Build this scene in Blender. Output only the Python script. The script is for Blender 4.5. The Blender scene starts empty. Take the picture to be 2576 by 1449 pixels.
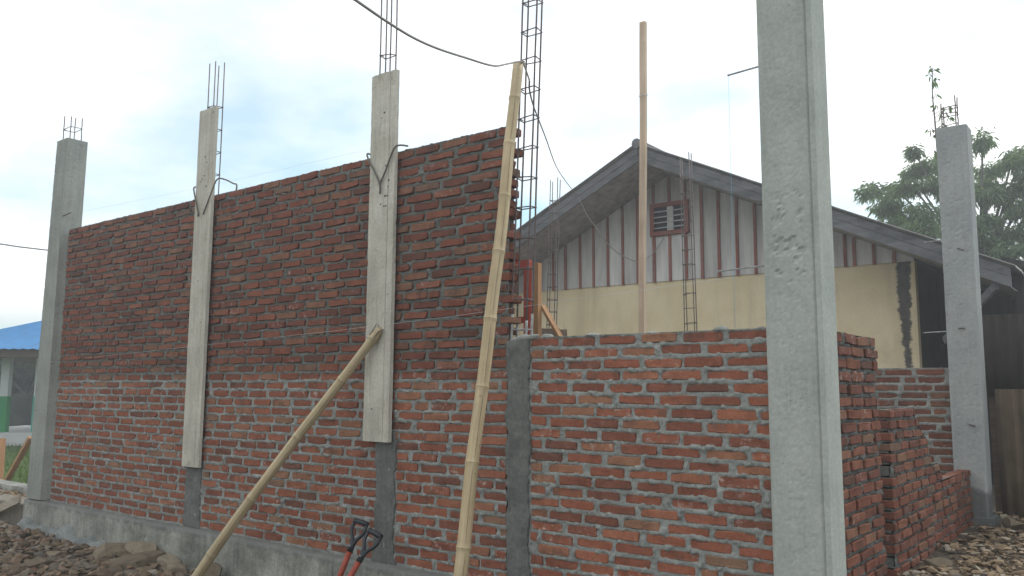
import bpy, bmesh, math, random
import numpy as np
from mathutils import Vector, Matrix, Quaternion

sc = bpy.context.scene
# ------------------------------------------------------------------ camera
cam_d = bpy.data.cameras.new('camera'); cam = bpy.data.objects.new('camera', cam_d)
sc.collection.objects.link(cam); sc.camera = cam
cam_d.sensor_width = 36.0; cam_d.lens = 36.0 * 2111.49 / 2576.0
cam_d.clip_start = 0.05; cam_d.clip_end = 3000.0
YAW, PITCH, ROLL = 0.65847, 0.12046, 0.00568
CAM = Vector((3.3484, -4.5319, 1.2831))
_F = Vector((-math.sin(YAW) * math.cos(PITCH), math.cos(YAW) * math.cos(PITCH), math.sin(PITCH)))
_r = Vector((math.cos(YAW), math.sin(YAW), 0)); _u = _r.cross(_F)
_r2 = _r * math.cos(ROLL) + _u * math.sin(ROLL); _u2 = _u * math.cos(ROLL) - _r * math.sin(ROLL)
cam.matrix_world = Matrix(((_r2.x, _u2.x, -_F.x, CAM.x), (_r2.y, _u2.y, -_F.y, CAM.y), (_r2.z, _u2.z, -_F.z, CAM.z), (0, 0, 0, 1)))
# ------------------------------------------------------------------ world / sky
SUN_EL, SUN_AZ = math.radians(48), math.radians(24)     # azimuth from +Y towards +X
world = bpy.data.worlds.new('World'); sc.world = world; world.use_nodes = True
wt = world.node_tree; wt.nodes.clear()
def wn(t, **k):
    n = wt.nodes.new(t)
    for a, b in k.items(): setattr(n, a, b)
    return n
def wmath(op, a, b=None, clamp=False):
    n = wn('ShaderNodeMath', operation=op, use_clamp=clamp)
    for i, v in enumerate((a, b)):
        if v is None: continue
        if isinstance(v, (int, float)): n.inputs[i].default_value = v
        else: wt.links.new(v, n.inputs[i])
    return n.outputs[0]
sky = wn('ShaderNodeTexSky', sky_type='NISHITA', sun_disc=False, sun_elevation=SUN_EL, sun_rotation=SUN_AZ, air_density=1.0, dust_density=0.6, ozone_density=2.0)
bg_sky = wn('ShaderNodeBackground'); bg_sky.inputs['Strength'].default_value = 0.14
tint = wn('ShaderNodeMix', data_type='RGBA', blend_type='MULTIPLY'); tint.inputs[0].default_value = 1.0; tint.inputs[7].default_value = (.50, 1.12, 1.08, 1)
wt.links.new(sky.outputs[0], tint.inputs[6]); wt.links.new(tint.outputs[2], bg_sky.inputs[0])
tc = wn('ShaderNodeTexCoord'); sp = wn('ShaderNodeSeparateXYZ'); wt.links.new(tc.outputs['Generated'], sp.inputs[0])
zz = wmath('ADD', wmath('MAXIMUM', sp.outputs[2], 0.0), 0.22)
cb = wn('ShaderNodeCombineXYZ')
wt.links.new(wmath('DIVIDE', sp.outputs[0], zz), cb.inputs[0]); wt.links.new(wmath('DIVIDE', sp.outputs[1], zz), cb.inputs[1])
mp = wn('ShaderNodeMapping'); mp.inputs['Location'].default_value = (4.4, 1.75, 0); wt.links.new(cb.outputs[0], mp.inputs[0])
nz = wn('ShaderNodeTexNoise'); nz.inputs['Scale'].default_value = 0.85; nz.inputs['Detail'].default_value = 7; nz.inputs['Roughness'].default_value = 0.52
wt.links.new(mp.outputs[0], nz.inputs['Vector'])
cr = wn('ShaderNodeValToRGB'); e = cr.color_ramp.elements
e[0].position = 0.37; e[0].color = (0.36, 0.36, 0.36, 1); e[1].position = 0.57; e[1].color = (1, 1, 1, 1)
wt.links.new(nz.outputs[0], cr.inputs[0])
bg_cl = wn('ShaderNodeBackground'); bg_cl.inputs['Color'].default_value = (1.0, 1.0, 1.0, 1); bg_cl.inputs['Strength'].default_value = 1.25
mxs = wn('ShaderNodeMixShader'); wo = wn('ShaderNodeOutputWorld')
wt.links.new(cr.outputs[0], mxs.inputs[0]); wt.links.new(bg_sky.outputs[0], mxs.inputs[1]); wt.links.new(bg_cl.outputs[0], mxs.inputs[2])
wt.links.new(mxs.outputs[0], wo.inputs[0])
# ------------------------------------------------------------------ sun (veiled by cloud, behind the wall)
sun_d = bpy.data.lights.new('sun', 'SUN'); sun_d.energy = 1.3; sun_d.angle = math.radians(14); sun_d.color = (1.0, 0.96, 0.9)
sun = bpy.data.objects.new('sun', sun_d); sc.collection.objects.link(sun)
sdir = Vector((math.sin(SUN_AZ) * math.cos(SUN_EL), math.cos(SUN_AZ) * math.cos(SUN_EL), math.sin(SUN_EL)))
sun.rotation_euler = sdir.to_track_quat('Z', 'Y').to_euler(); sun.location = (0, 0, 20)
# ------------------------------------------------------------------ exposure
sc.view_settings.view_transform = 'Standard'; sc.view_settings.look = 'None'
sc.view_settings.exposure = 0.22; sc.view_settings.gamma = 1.0
sc.render.engine = 'CYCLES'
sc.cycles.use_denoising = True
sc.cycles.max_bounces = 6

# =================================================================== helpers
RNG = np.random.default_rng(7); random.seed(7)
COL = sc.collection
WL = {}                                    # world offset of every object we make (pure translations)

def tag(o, label=None, cat=None, group=None, kind=None):
    if label: o['label'] = label
    if cat: o['category'] = cat
    if group: o['group'] = group
    if kind: o['kind'] = kind
    return o
def thing(name, base, label, cat, group=None):
    o = bpy.data.objects.new(name, None); COL.objects.link(o)
    o.empty_display_size = 0.1; o.location = base; WL[o.name] = np.array(base, float)
    return tag(o, label, cat, group, 'thing')
def mesh(name, V, F, mat, smooth=False):
    me = bpy.data.meshes.new(name)
    me.from_pydata([tuple(map(float, v)) for v in V], [], F)
    if mat: me.materials.append(mat)
    if smooth: me.polygons.foreach_set('use_smooth', [True] * len(me.polygons))
    me.update(); return me
def grid_mesh(name, P, mat, smooth=True):
    """P: array (nu, nv, 3) -> quad grid"""
    nu, nv = P.shape[:2]; me = bpy.data.meshes.new(name)
    idx = np.arange(nu * nv).reshape(nu, nv)
    q = np.stack([idx[:-1, :-1], idx[1:, :-1], idx[1:, 1:], idx[:-1, 1:]], -1).reshape(-1, 4)
    fast_mesh(me, P.reshape(-1, 3), q, smooth)
    if mat: me.materials.append(mat)
    return me
def fast_mesh(me, V, q, smooth=False):
    n = q.shape[1]
    me.vertices.add(len(V)); me.vertices.foreach_set('co', np.asarray(V, np.float32).ravel())
    me.loops.add(q.size); me.loops.foreach_set('vertex_index', q.astype(np.int32).ravel())
    me.polygons.add(len(q)); me.polygons.foreach_set('loop_start', np.arange(0, q.size, n, dtype=np.int32))
    me.polygons.foreach_set('use_smooth', np.full(len(q), smooth))
    me.update(calc_edges=True); me.validate()
def place(name, me, parent=None, loc=None):
    o = bpy.data.objects.new(name, me); COL.objects.link(o)
    if parent is not None: o.parent = parent
    if loc is not None: o.location = loc
    WL[o.name] = (WL[parent.name] if parent is not None else np.zeros(3)) + (np.array(loc, float) if loc is not None else 0)
    return o
def part(name, V, F, mat, parent=None, smooth=False):
    """V in world coordinates; stored relative to the parent"""
    V = np.asarray(V, float)
    if parent is not None: V = V - WL[parent.name]
    return place(name, mesh(name, V, F, mat, smooth), parent)
def solo(name, V, F, mat, label, cat, group=None, smooth=False, base=None):
    V = np.asarray(V, float)
    b = np.array(base, float) if base is not None else np.array([V[:, 0].mean(), V[:, 1].mean(), V[:, 2].min()])
    o = place(name, mesh(name, V - b, F, mat, smooth), None, tuple(b))
    return tag(o, label, cat, group, 'thing')
def gpart(name, P, mat, parent=None, smooth=True):
    P = np.asarray(P, float)
    if parent is not None: P = P - WL[parent.name]
    return place(name, grid_mesh(name, P, mat, smooth), parent)
BOXF = [(0, 3, 2, 1), (4, 5, 6, 7), (0, 1, 5, 4), (1, 2, 6, 5), (2, 3, 7, 6), (3, 0, 4, 7)]
def box(x0, x1, y0, y1, z0, z1):
    return np.array([(x0, y0, z0), (x1, y0, z0), (x1, y1, z0), (x0, y1, z0), (x0, y0, z1), (x1, y0, z1), (x1, y1, z1), (x0, y1, z1)], float), BOXF
def join(items):
    V, F = [], []; n = 0
    for v, f in items:
        V.append(np.asarray(v, float)); F += [tuple(i + n for i in g) for g in f]; n += len(v)
    return np.concatenate(V), F
def frame_of(d):
    d = np.array(d, float); d /= np.linalg.norm(d)
    a = np.array([0, 0, 1.0]) if abs(d[2]) < 0.9 else np.array([1.0, 0, 0])
    u = np.cross(a, d); u /= np.linalg.norm(u); return u, np.cross(d, u)
def tube(pts, r, n=8, caps=True):
    pts = np.array(pts, float); r = np.full(len(pts), r) if np.isscalar(r) else np.array(r, float)
    V, F = [], []
    for i, p in enumerate(pts):
        d = pts[min(i + 1, len(pts) - 1)] - pts[max(i - 1, 0)]
        if i == 0: u, v = frame_of(d)
        else:
            d = d / np.linalg.norm(d); u = u - d * (u @ d); u /= np.linalg.norm(u); v = np.cross(d, u)
        for k in range(n):
            a = 2 * math.pi * k / n; V.append(p + r[i] * (math.cos(a) * u + math.sin(a) * v))
    for i in range(len(pts) - 1):
        for k in range(n):
            F.append((i * n + k, i * n + (k + 1) % n, (i + 1) * n + (k + 1) % n, (i + 1) * n + k))
    if caps:
        F.append(tuple(range(n - 1, -1, -1))); F.append(tuple((len(pts) - 1) * n + k for k in range(n)))
    return np.array(V), F
def beam(a, b, w, h, up=(0, 0, 1)):
    """rectangular bar from a to b, w across, h along up"""
    a = np.array(a, float); b = np.array(b, float); d = (b - a) / np.linalg.norm(b - a)
    s = np.cross(d, np.array(up, float)); s /= np.linalg.norm(s); t = np.cross(s, d)
    c = [(-w / 2, -h / 2), (w / 2, -h / 2), (w / 2, h / 2), (-w / 2, h / 2)]
    V = [a + s * x + t * y for x, y in c] + [b + s * x + t * y for x, y in c]
    return np.array(V), [(3, 2, 1, 0), (4, 5, 6, 7), (0, 1, 5, 4), (1, 2, 6, 5), (2, 3, 7, 6), (3, 0, 4, 7)]
def smooth_path(pts, k=6):
    """Catmull-Rom through the points"""
    P = np.array(pts, float); P = np.vstack([2 * P[0] - P[1], P, 2 * P[-1] - P[-2]]); out = []
    for i in range(1, len(P) - 2):
        for t in np.linspace(0, 1, k, endpoint=False):
            a, b, c, d = P[i - 1], P[i], P[i + 1], P[i + 2]
            out.append(0.5 * ((2 * b) + (c - a) * t + (2 * a - 5 * b + 4 * c - d) * t * t + (3 * b - a - 3 * c + d) * t ** 3))
    out.append(P[-2]); return np.array(out)
# value noise ---------------------------------------------------------
_T = np.random.default_rng(11).random((256, 256))
def vn(x, y, s=0):
    x = np.asarray(x, float) + 37.3 * s + 500; y = np.asarray(y, float) + 91.7 * s + 500
    xi = np.floor(x).astype(int); yi = np.floor(y).astype(int); fx = x - xi; fy = y - yi
    fx = fx * fx * (3 - 2 * fx); fy = fy * fy * (3 - 2 * fy)
    g = lambda a, b: _T[a & 255, b & 255]
    return (g(xi, yi) * (1 - fx) + g(xi + 1, yi) * fx) * (1 - fy) + (g(xi, yi + 1) * (1 - fx) + g(xi + 1, yi + 1) * fx) * fy
def fbm(x, y, s=0, o=4):
    t = 0; a = 0.5; w = 0
    for k in range(o): t = t + a * vn(x * 2 ** k, y * 2 ** k, s + k * 3); w += a; a *= 0.55
    return t / w
def sstep(a, b, x):
    t = np.clip((x - a) / (b - a), 0, 1); return t * t * (3 - 2 * t)

# =================================================================== materials
class M:
    def __init__(s, name, rough=0.9, spec=0.2):
        s.m = bpy.data.materials.new(name); s.m.use_nodes = True; s.t = s.m.node_tree
        s.b = s.t.nodes['Principled BSDF']; s.b.inputs['Roughness'].default_value = rough
        s.b.inputs['Specular IOR Level'].default_value = spec
        s.geo = s.t.nodes.new('ShaderNodeNewGeometry'); s.tex = s.t.nodes.new('ShaderNodeTexCoord')
        s.pos = s.geo.outputs['Position']; s.obj = s.tex.outputs['Object']
        oi = s.t.nodes.new('ShaderNodeObjectInfo'); s.rnd = oi.outputs['Random']
    def inp(s, sock, v):
        if v is None: return
        if hasattr(v, 'is_output'): s.t.links.new(v, sock)
        else:
            if sock.type == 'RGBA' and isinstance(v, (tuple, list)) and len(v) == 3: v = (*v, 1)
            sock.default_value = v
    def math(s, op, a, b=None, clamp=False):
        n = s.t.nodes.new('ShaderNodeMath'); n.operation = op; n.use_clamp = clamp
        s.inp(n.inputs[0], a); s.inp(n.inputs[1], b); return n.outputs[0]
    def map(s, v, scale=(1, 1, 1), loc=(0, 0, 0), rot=(0, 0, 0)):
        n = s.t.nodes.new('ShaderNodeMapping'); s.inp(n.inputs['Vector'], v)
        n.inputs['Scale'].default_value = scale; n.inputs['Location'].default_value = loc; n.inputs['Rotation'].default_value = rot
        return n.outputs[0]
    def noise(s, v, scale, detail=4, rough=0.55, dist=0.0):
        n = s.t.nodes.new('ShaderNodeTexNoise'); s.inp(n.inputs['Vector'], v)
        n.inputs['Scale'].default_value = scale; n.inputs['Detail'].default_value = detail
        n.inputs['Roughness'].default_value = rough; n.inputs['Distortion'].default_value = dist
        return n.outputs[0]
    def voro(s, v, scale, feature='F1'):
        n = s.t.nodes.new('ShaderNodeTexVoronoi'); n.feature = feature; s.inp(n.inputs['Vector'], v); n.inputs['Scale'].default_value = scale
        return n.outputs['Distance']
    def ramp(s, f, stops):
        n = s.t.nodes.new('ShaderNodeValToRGB'); s.inp(n.inputs[0], f); el = n.color_ramp.elements
        while len(el) < len(stops): el.new(0.5)
        for e_, (p, c) in zip(el, stops):
            e_.position = p
            if isinstance(c, (int, float)): c = (c, c, c)
            e_.color = (*c, 1)
        return n.outputs[0]
    def range(s, f, a, b, lo=0.0, hi=1.0):
        n = s.t.nodes.new('ShaderNodeMapRange'); n.clamp = True; n.interpolation_type = 'SMOOTHSTEP'
        s.inp(n.inputs[0], f); n.inputs[1].default_value = a; n.inputs[2].default_value = b
        n.inputs[3].default_value = lo; n.inputs[4].default_value = hi; return n.outputs[0]
    def mix(s, f, a, b, mode='MIX'):
        n = s.t.nodes.new('ShaderNodeMix'); n.data_type = 'RGBA'; n.blend_type = mode
        s.inp(n.inputs[0], f); s.inp(n.inputs[6], a); s.inp(n.inputs[7], b); return n.outputs[2]
    def xyz(s, v):
        n = s.t.nodes.new('ShaderNodeSeparateXYZ'); s.inp(n.inputs[0], v); return n.outputs
    def bump(s, h, strength=0.5, dist=0.01, prev=None):
        n = s.t.nodes.new('ShaderNodeBump'); s.inp(n.inputs['Height'], h)
        n.inputs['Strength'].default_value = strength; n.inputs['Distance'].default_value = dist
        if prev is not None: s.inp(n.inputs['Normal'], prev)
        s.t.links.new(n.outputs[0], s.b.inputs['Normal']); return n.outputs[0]
    def color(s, c): s.inp(s.b.inputs['Base Color'], c); return s.m
    def rough(s, v): s.inp(s.b.inputs['Roughness'], v)

def mat_brick(name, newer=None, tint=(1, 1, 1)):
    m = M(name, 0.92, 0.15)
    r = m.math('FRACT', m.math('ADD', m.rnd, m.geo.outputs['Random Per Island']))
    c = m.ramp(r, [(0, (.165, .080, .056)), (.06, (.205, .083, .056)), (.35, (.252, .092, .058)), (.6, (.285, .106, .064)), (.8, (.312, .124, .074)), (.93, (.30, .150, .09)), (1, (.24, .145, .096))])
    big = m.noise(m.pos, 9, 3); c = m.mix(1.0, c, m.ramp(big, [(.25, .70), (.5, .98), (.75, 1.18)]), 'MULTIPLY')
    fine = m.noise(m.pos, 70, 4, 0.65); c = m.mix(1.0, c, m.ramp(fine, [(.25, .72), (.5, 1.0), (.8, 1.25)]), 'MULTIPLY')
    # scorched / brown patches and pale lime bloom on some bricks
    r2 = m.math('FRACT', m.math('MULTIPLY', r, 13.7))
    bloom = m.math('MULTIPLY', m.range(m.noise(m.pos, 22, 5, 0.7), .52, .68), m.range(r2, .74, .90))
    c = m.mix(m.math('MULTIPLY', bloom, .7), c, (.52, .43, .38))
    r3 = m.math('FRACT', m.math('MULTIPLY', r, 29.3))
    burn = m.math('MULTIPLY', m.range(m.noise(m.pos, 11, 3), .48, .62), m.range(r3, .72, .9))
    c = m.mix(m.math('MULTIPLY', burn, .6), c, (.12, .075, .055))
    smear = m.range(m.noise(m.pos, 34, 5, 0.7, 0.6), .57, .70)
    c = m.mix(m.math('MULTIPLY', smear, .5), c, (.27, .235, .205))
    if newer is not None:
        z = m.xyz(m.pos)[2]; e_ = m.math('ADD', z, m.math('MULTIPLY', m.noise(m.pos, 3.5, 3), .16))
        up = m.range(e_, newer, newer + .10)
        c = m.mix(m.math('MULTIPLY', up, .85), c, m.mix(1.0, c, (.72, .72, .78), 'MULTIPLY'))
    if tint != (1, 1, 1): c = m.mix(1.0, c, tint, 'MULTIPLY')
    m.bump(m.math('ADD', fine, m.math('MULTIPLY', m.noise(m.pos, 190, 3), .5)), 0.6, 0.004)
    return m.color(c)
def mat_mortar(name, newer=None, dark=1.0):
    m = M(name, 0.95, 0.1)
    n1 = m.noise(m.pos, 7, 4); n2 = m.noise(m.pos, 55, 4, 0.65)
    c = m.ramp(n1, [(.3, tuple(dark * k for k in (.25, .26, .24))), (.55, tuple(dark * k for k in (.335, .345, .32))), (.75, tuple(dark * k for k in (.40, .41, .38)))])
    c = m.mix(1.0, c, m.ramp(n2, [(.25, .70), (.55, 1.02), (.8, 1.25)]), 'MULTIPLY')
    if newer is not None:
        z = m.xyz(m.pos)[2]; e_ = m.math('ADD', z, m.math('MULTIPLY', m.noise(m.pos, 3.5, 3), .16))
        up = m.range(e_, newer, newer + .10)
        c = m.mix(m.math('MULTIPLY', up, .9), c, m.mix(1.0, c, (.52, .52, .50), 'MULTIPLY'))
    m.bump(m.math('ADD', n2, m.math('MULTIPLY', m.noise(m.pos, 160, 3), .6)), 0.7, 0.006)
    return m.color(c)
def mat_concrete(name, a, b, streak=0.0, wet=None, speck=0.22, scale=1.0, crust=None):
    m = M(name, 0.9, 0.2)
    n1 = m.noise(m.pos, 2.3 * scale, 5, 0.6); n2 = m.noise(m.pos, 45, 5, 0.7)
    c = m.mix(m.range(n1, .32, .68), a, b)
    c = m.mix(1.0, c, m.ramp(n2, [(.25, 1 - speck), (.55, 1.0), (.8, 1 + speck * .7)]), 'MULTIPLY')
    if streak:
        st = m.noise(m.map(m.pos, (1, 1, .06)), 26, 4, .6)
        c = m.mix(1.0, c, m.ramp(st, [(.3, 1 - streak), (.5, 1.0), (.72, 1 + streak * .55)]), 'MULTIPLY')
    pit = m.range(m.voro(m.map(m.pos, (1, 1, 1.4)), 42), .10, .22)
    pm = m.range(m.noise(m.pos, 6, 3), .55, .66)
    c = m.mix(m.math('MULTIPLY', m.math('SUBTRACT', 1.0, pit), m.math('MULTIPLY', pm, .55)), c, (.07, .07, .065))
    if crust is not None:      # mortar droppings along the top edge
        z = m.xyz(m.pos)[2]; e_ = m.math('ADD', z, m.math('MULTIPLY', m.math('SUBTRACT', m.noise(m.map(m.pos, (1, 1, .35)), 9, 4, .65), .5), .16))
        c = m.mix(m.math('MULTIPLY', m.range(e_, crust - .02, crust + .03), .75), c, (.15, .155, .145))
    if wet:      # (z level, softness, colour factor): damp band at the foot
        z = m.xyz(m.pos)[2]; e_ = m.math('ADD', z, m.math('MULTIPLY', m.noise(m.pos, 4, 3), wet[1]))
        c = m.mix(m.range(e_, wet[0] - .05, wet[0] + .05, 1.0, 0.0), c, m.mix(1.0, c, (wet[2],) * 3, 'MULTIPLY'))
    m.bump(m.math('ADD', m.math('MULTIPLY', n2, .6), m.noise(m.pos, 150, 3)), 0.35, 0.003)
    return m.color(c)
def mat_wood(name, a, b, axis=2, rough=0.75, coords='obj', freq=30, weather=0.0, grey=(.2, .2, .2)):
    m = M(name, rough, 0.25); v = m.obj if coords == 'obj' else m.pos
    s_ = [1, 1, 1]; s_[axis] = 0.05
    g = m.noise(m.map(v, tuple(s_)), freq, 5, 0.65, 0.4); big = m.noise(v, 2.2, 3)
    c = m.mix(m.range(g, .3, .72), a, b)
    c = m.mix(1.0, c, m.ramp(big, [(.3, .78), (.6, 1.08)]), 'MULTIPLY')
    c = m.mix(1.0, c, m.ramp(m.rnd, [(0, .85), (1, 1.12)]), 'MULTIPLY')
    if weather: c = m.mix(m.math('MULTIPLY', m.range(m.noise(v, 5, 4), .42, .62), weather), c, grey)
    m.bump(g, 0.35, 0.004)
    return m.color(c)
def mat_plain(name, c0, rough=0.6, var=0.2, scale=8, spec=0.3, metal=0.0, bump=0.0, bscale=60):
    m = M(name, rough, spec); m.b.inputs['Metallic'].default_value = metal
    n = m.noise(m.pos, scale, 4, .6)
    c = m.mix(1.0, c0, m.ramp(n, [(.25, 1 - var), (.5, 1.0), (.78, 1 + var)]), 'MULTIPLY')
    if bump: m.bump(m.noise(m.pos, bscale, 4), bump, 0.005)
    return m.color(c)

NEW = 1.42
MT = {}
MT['brick_old'] = mat_brick('fired_brick', NEW)
MT['brick_low'] = mat_brick('fired_brick_low_wall', None, (1.08, 1.06, 1.05))
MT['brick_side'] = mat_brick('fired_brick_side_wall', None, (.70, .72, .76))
MT['mortar_old'] = mat_mortar('mortar_tall_wall', NEW, .88)
MT['mortar_low'] = mat_mortar('mortar_low_wall', None, .9)
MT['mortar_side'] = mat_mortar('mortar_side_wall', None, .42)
MT['conc_left'] = mat_concrete('column_concrete', (.27, .285, .26), (.34, .355, .32), .14, (-.02, .25, .55))
MT['conc_right'] = mat_concrete('column_concrete_pale', (.37, .395, .36), (.445, .465, .42), .08)
MT['conc_back'] = mat_concrete('column_concrete_back', (.31, .325, .32), (.37, .385, .37), .1, (.62, .5, .45))
MT['conc_wet'] = mat_concrete('fresh_column_concrete', (.125, .13, .12), (.185, .19, .175), .12, None, .35, 2.0)
MT['foot'] = mat_concrete('footing_concrete', (.19, .19, .165), (.41, .41, .36), .26, None, .4, .8, -.055)
MT['foot_low'] = mat_concrete('footing_spill_concrete', (.17, .18, .175), (.27, .285, .275), .1, None, .4, 1.5)
MT['foot_brown'] = mat_concrete('footing_earth_stained', (.17, .15, .12), (.25, .225, .185), .15, None, .4, 1.5)
MT['rebar'] = mat_plain('rebar_steel', (.13, .10, .095), .55, .35, 30, .4, .45)
MT['rebar_dust'] = mat_plain('rebar_cement_splashed', (.34, .34, .33), .85, .5, 60, .2)
MT['wire'] = mat_plain('grey_cable', (.30, .28, .26), .6, .12, 12)
MT['string_pale'] = mat_plain('nylon_string', (.55, .58, .60), .5, .1)
MT['string_blue'] = mat_plain('blue_string', (.22, .48, .68), .5, .1)

# =================================================================== brickwork
def make_brick_meshes(n, mat, L=.25, H=.053, T=.11, seed=0, rough=1.0):
    rg = np.random.default_rng(seed); out = []
    for k in range(n):
        hx, hz = L / 2, H / 2; c = .007 * rough
        ring = [(-hx + c, -hz), (-hx * .3, -hz), (hx * .35, -hz), (hx - c, -hz), (hx, -hz + c), (hx, hz - c),
                (hx - c, hz), (hx * .3, hz), (-hx * .35, hz), (-hx + c, hz), (-hx, hz - c), (-hx, -hz + c)]
        ring = np.array(ring) + rg.normal(0, .0027 * rough, (12, 2))
        if rg.random() < .5:               # a chipped corner
            q = rg.integers(0, 4); i, j = [(3, 4), (5, 6), (9, 10), (11, 0)][q]; ring[i] *= (0.94, 0.72); ring[j] *= (0.95, 0.80)
        tilt = rg.normal(0, .012, 2)
        def ly(r_, y, s=1.0): return [(x * s, y + tilt[0] * x + tilt[1] * z * 2, z * (s if s == 1 else s)) for x, z in r_]
        inn = ring * np.array([1 - .010 / L, 1 - .0062 / H])
        V = ly(inn, 0.0) + ly(ring, .0035) + [(x, T, z) for x, z in ring]
        V = np.array(V); V[:12, 1] += rg.normal(0, .0012, 12)
        F = [tuple(range(12))]
        for a in (0, 12):
            for i in range(12):
                j = (i + 1) % 12; F.append((a + i, a + 12 + i, a + 12 + j, a + j))
        out.append(mesh('brick', V, F, mat))
    return out
def lay_courses(u0, u1, rows, pitch, z0=0.0, seed=0, length=.244, joint=.034, wave=.006, end_fn=None, start_fn=None):
    """-> list of bricks (u, z, length, height, tilt, proud)"""
    rg = np.random.default_rng(seed); B = []
    for r in range(rows):
        a = start_fn(r) if start_fn else u0; b = end_fn(r) if end_fn else u1
        if b - a < .06: continue
        off = (0 if r % 2 else .5) * (length + joint) + rg.normal(0, .025)
        u = a - (off % (length + joint))
        while u < b - .03:
            L = length * (1 + rg.normal(0, .035)); j = joint * (1 + rg.normal(0, .28)); j = max(.012, j)
            if rg.random() < .03: L *= rg.uniform(.35, .6)
            s, e_ = max(u, a), min(u + L, b)
            if b - e_ < .05 and e_ < b: e_ = min(b, e_ + .045)
            if e_ - s > .045:
                uc = (s + e_) / 2
                z = z0 + (r + .5) * pitch + wave * (fbm(uc * .9, r * .13, 5) - .5) * 3 + rg.normal(0, .0016)
                B.append((uc, z, e_ - s, .0508 * (1 + rg.normal(0, .05)), rg.normal(0, .010), rg.normal(0, .0028)))
            u += L + j
    return B
def mortar_sheet(B, u0, u1, z0, z1, res, seed, depth_fn, zt_fn=None):
    us = np.arange(u0, u1 + res * .5, res); zs = np.arange(z0, z1 + res * .5, res)
    U, Z = np.meshgrid(us, zs, indexing='ij'); D = np.full(U.shape, -1.0)
    for (uc, z, L, H, t, p) in B:
        i0 = max(0, int((uc - L / 2 - u0) / res) - 1); i1 = min(len(us), int((uc + L / 2 - u0) / res) + 3)
        k0 = max(0, int((z - H - z0) / res) - 1); k1 = min(len(zs), int((z + H - z0) / res) + 3)
        if i1 <= i0 or k1 <= k0: continue
        uu = U[i0:i1, k0:k1] - uc; wz = Z[i0:i1, k0:k1] - z - t * uu
        d = np.minimum(L / 2 - np.abs(uu), H / 2 - np.abs(wz)); D[i0:i1, k0:k1] = np.maximum(D[i0:i1, k0:k1], d)
    n1 = fbm(U * 38, Z * 38, seed, 3) - .5; n2 = fbm(U * 9, Z * 11, seed + 20, 3) - .5; n3 = fbm(U * 22, Z * 16, seed + 40, 3)
    n4 = fbm(U * 75, Z * 75, seed + 50, 2) - .5
    h = depth_fn(U, Z) + .016 * n1 + .010 * n2 + .008 * n4 + .013 * sstep(.58, .74, n3)
    h = h - 1.7 * np.maximum(D, 0) - .25 * np.maximum(-D - .012, 0) * 0
    h = np.clip(h, -.045, .016)
    return U, Z, h
def brick_wall(name, label, B, mapf, rotz, base, sheet, bmat, mmat, core, nvar=14, seed=3, order=None, T=.11, group=None, cap=300):
    """mapf(u, h, z) -> world point (h = outwards); every brick is an object of its own"""
    t = thing(name, base, label, 'brick wall', group)
    ms = make_brick_meshes(nvar, bmat, seed=seed, T=T)
    if order: B = sorted(B, key=order)
    rest = []
    for i, (u, z, L, H, tilt, proud) in enumerate(B):
        me = ms[random.randrange(nvar)]; w = np.array(mapf(u, proud, z)); flip = random.random() < .5
        if i < cap:
            o = place('brick', me, t, tuple(w - np.array(base)))
            o.rotation_euler = (0, tilt, rotz) if rotz == 0 else Quaternion((0, 0, 1), rotz).__matmul__(Quaternion((0, 1, 0), tilt)).to_euler()
            o.scale = (L / .25, 1, H / .053)
        else:
            v = np.array([x.co for x in me.vertices]) * (L / .25, 1, H / .053)
            v[:, 2] -= tilt * v[:, 0]; c, s = math.cos(rotz), math.sin(rotz)
            v = np.stack([v[:, 0] * c - v[:, 1] * s, v[:, 0] * s + v[:, 1] * c, v[:, 2]], 1) + w
            rest.append((v, [tuple(p.vertices) for p in me.polygons]))
    if rest:
        V, F = join(rest); o = part('brick_field', V, F, bmat, t); o['kind'] = 'stuff'
    if sheet is not None:
        U, Z, h = sheet; P = np.stack(mapf(U, h, Z), -1); gpart('mortar_face', P, mmat, t)
    V, F = core; part('mortar_core', V, F, mmat, t)
    return t

PITCH_R = .0748
front = lambda u, h, z: (u + 0 * h, -h + 0 * u, z + 0 * u)
def old_depth(U, Z):
    up = sstep(NEW - .02, NEW + .12, Z + .16 * fbm(U * 3.5, Z * 3.5, 77, 2) - .08)
    return -.0045 * (1 - up) + -.0125 * up
BAYS = [(-6.80, -4.05, 'far left bay of the tall brick wall, beside the grey corner column', 21),
        (-3.775, -1.464, 'middle bay of the tall brick wall, between the two pale upright boards', 22),
        (-1.239, -.195, 'narrow bay of the tall brick wall beside the leaning upright bamboo', 23)]
for k, (a, b, lab, sd) in enumerate(BAYS):
    endf = (lambda r: (-.195 if r < 22 else (-.205 + (.035 if r % 2 else 0) + .015 * math.sin(r * 2.3)))) if k == 2 else None
    rows = 42
    stf = {1: lambda r: -3.775 if r < 8 else -3.86, 2: lambda r: -1.239 if r < 12 else -1.37}.get(k)
    B = lay_courses(a, b, rows, PITCH_R, 0, sd, end_fn=endf, start_fn=stf)
    S = mortar_sheet(B, a - (.01 if k == 0 else .12), b + (.03 if k < 2 else .0), -.01, 42 * PITCH_R - .006, .0105, sd, old_depth)
    if k == 2:
        pass
    core = box(a - (.12 if k else 0), b - (.03 if k == 2 else 0), .035, .105, 0, 42 * PITCH_R - .012)
    brick_wall('tall_brick_wall', lab, B, front, 0, ((a + b) / 2, .06, 0), S, MT['brick_old'], MT['mortar_old'], core, seed=sd, order=lambda q: -q[0], group='bays of the tall brick wall')

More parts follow.
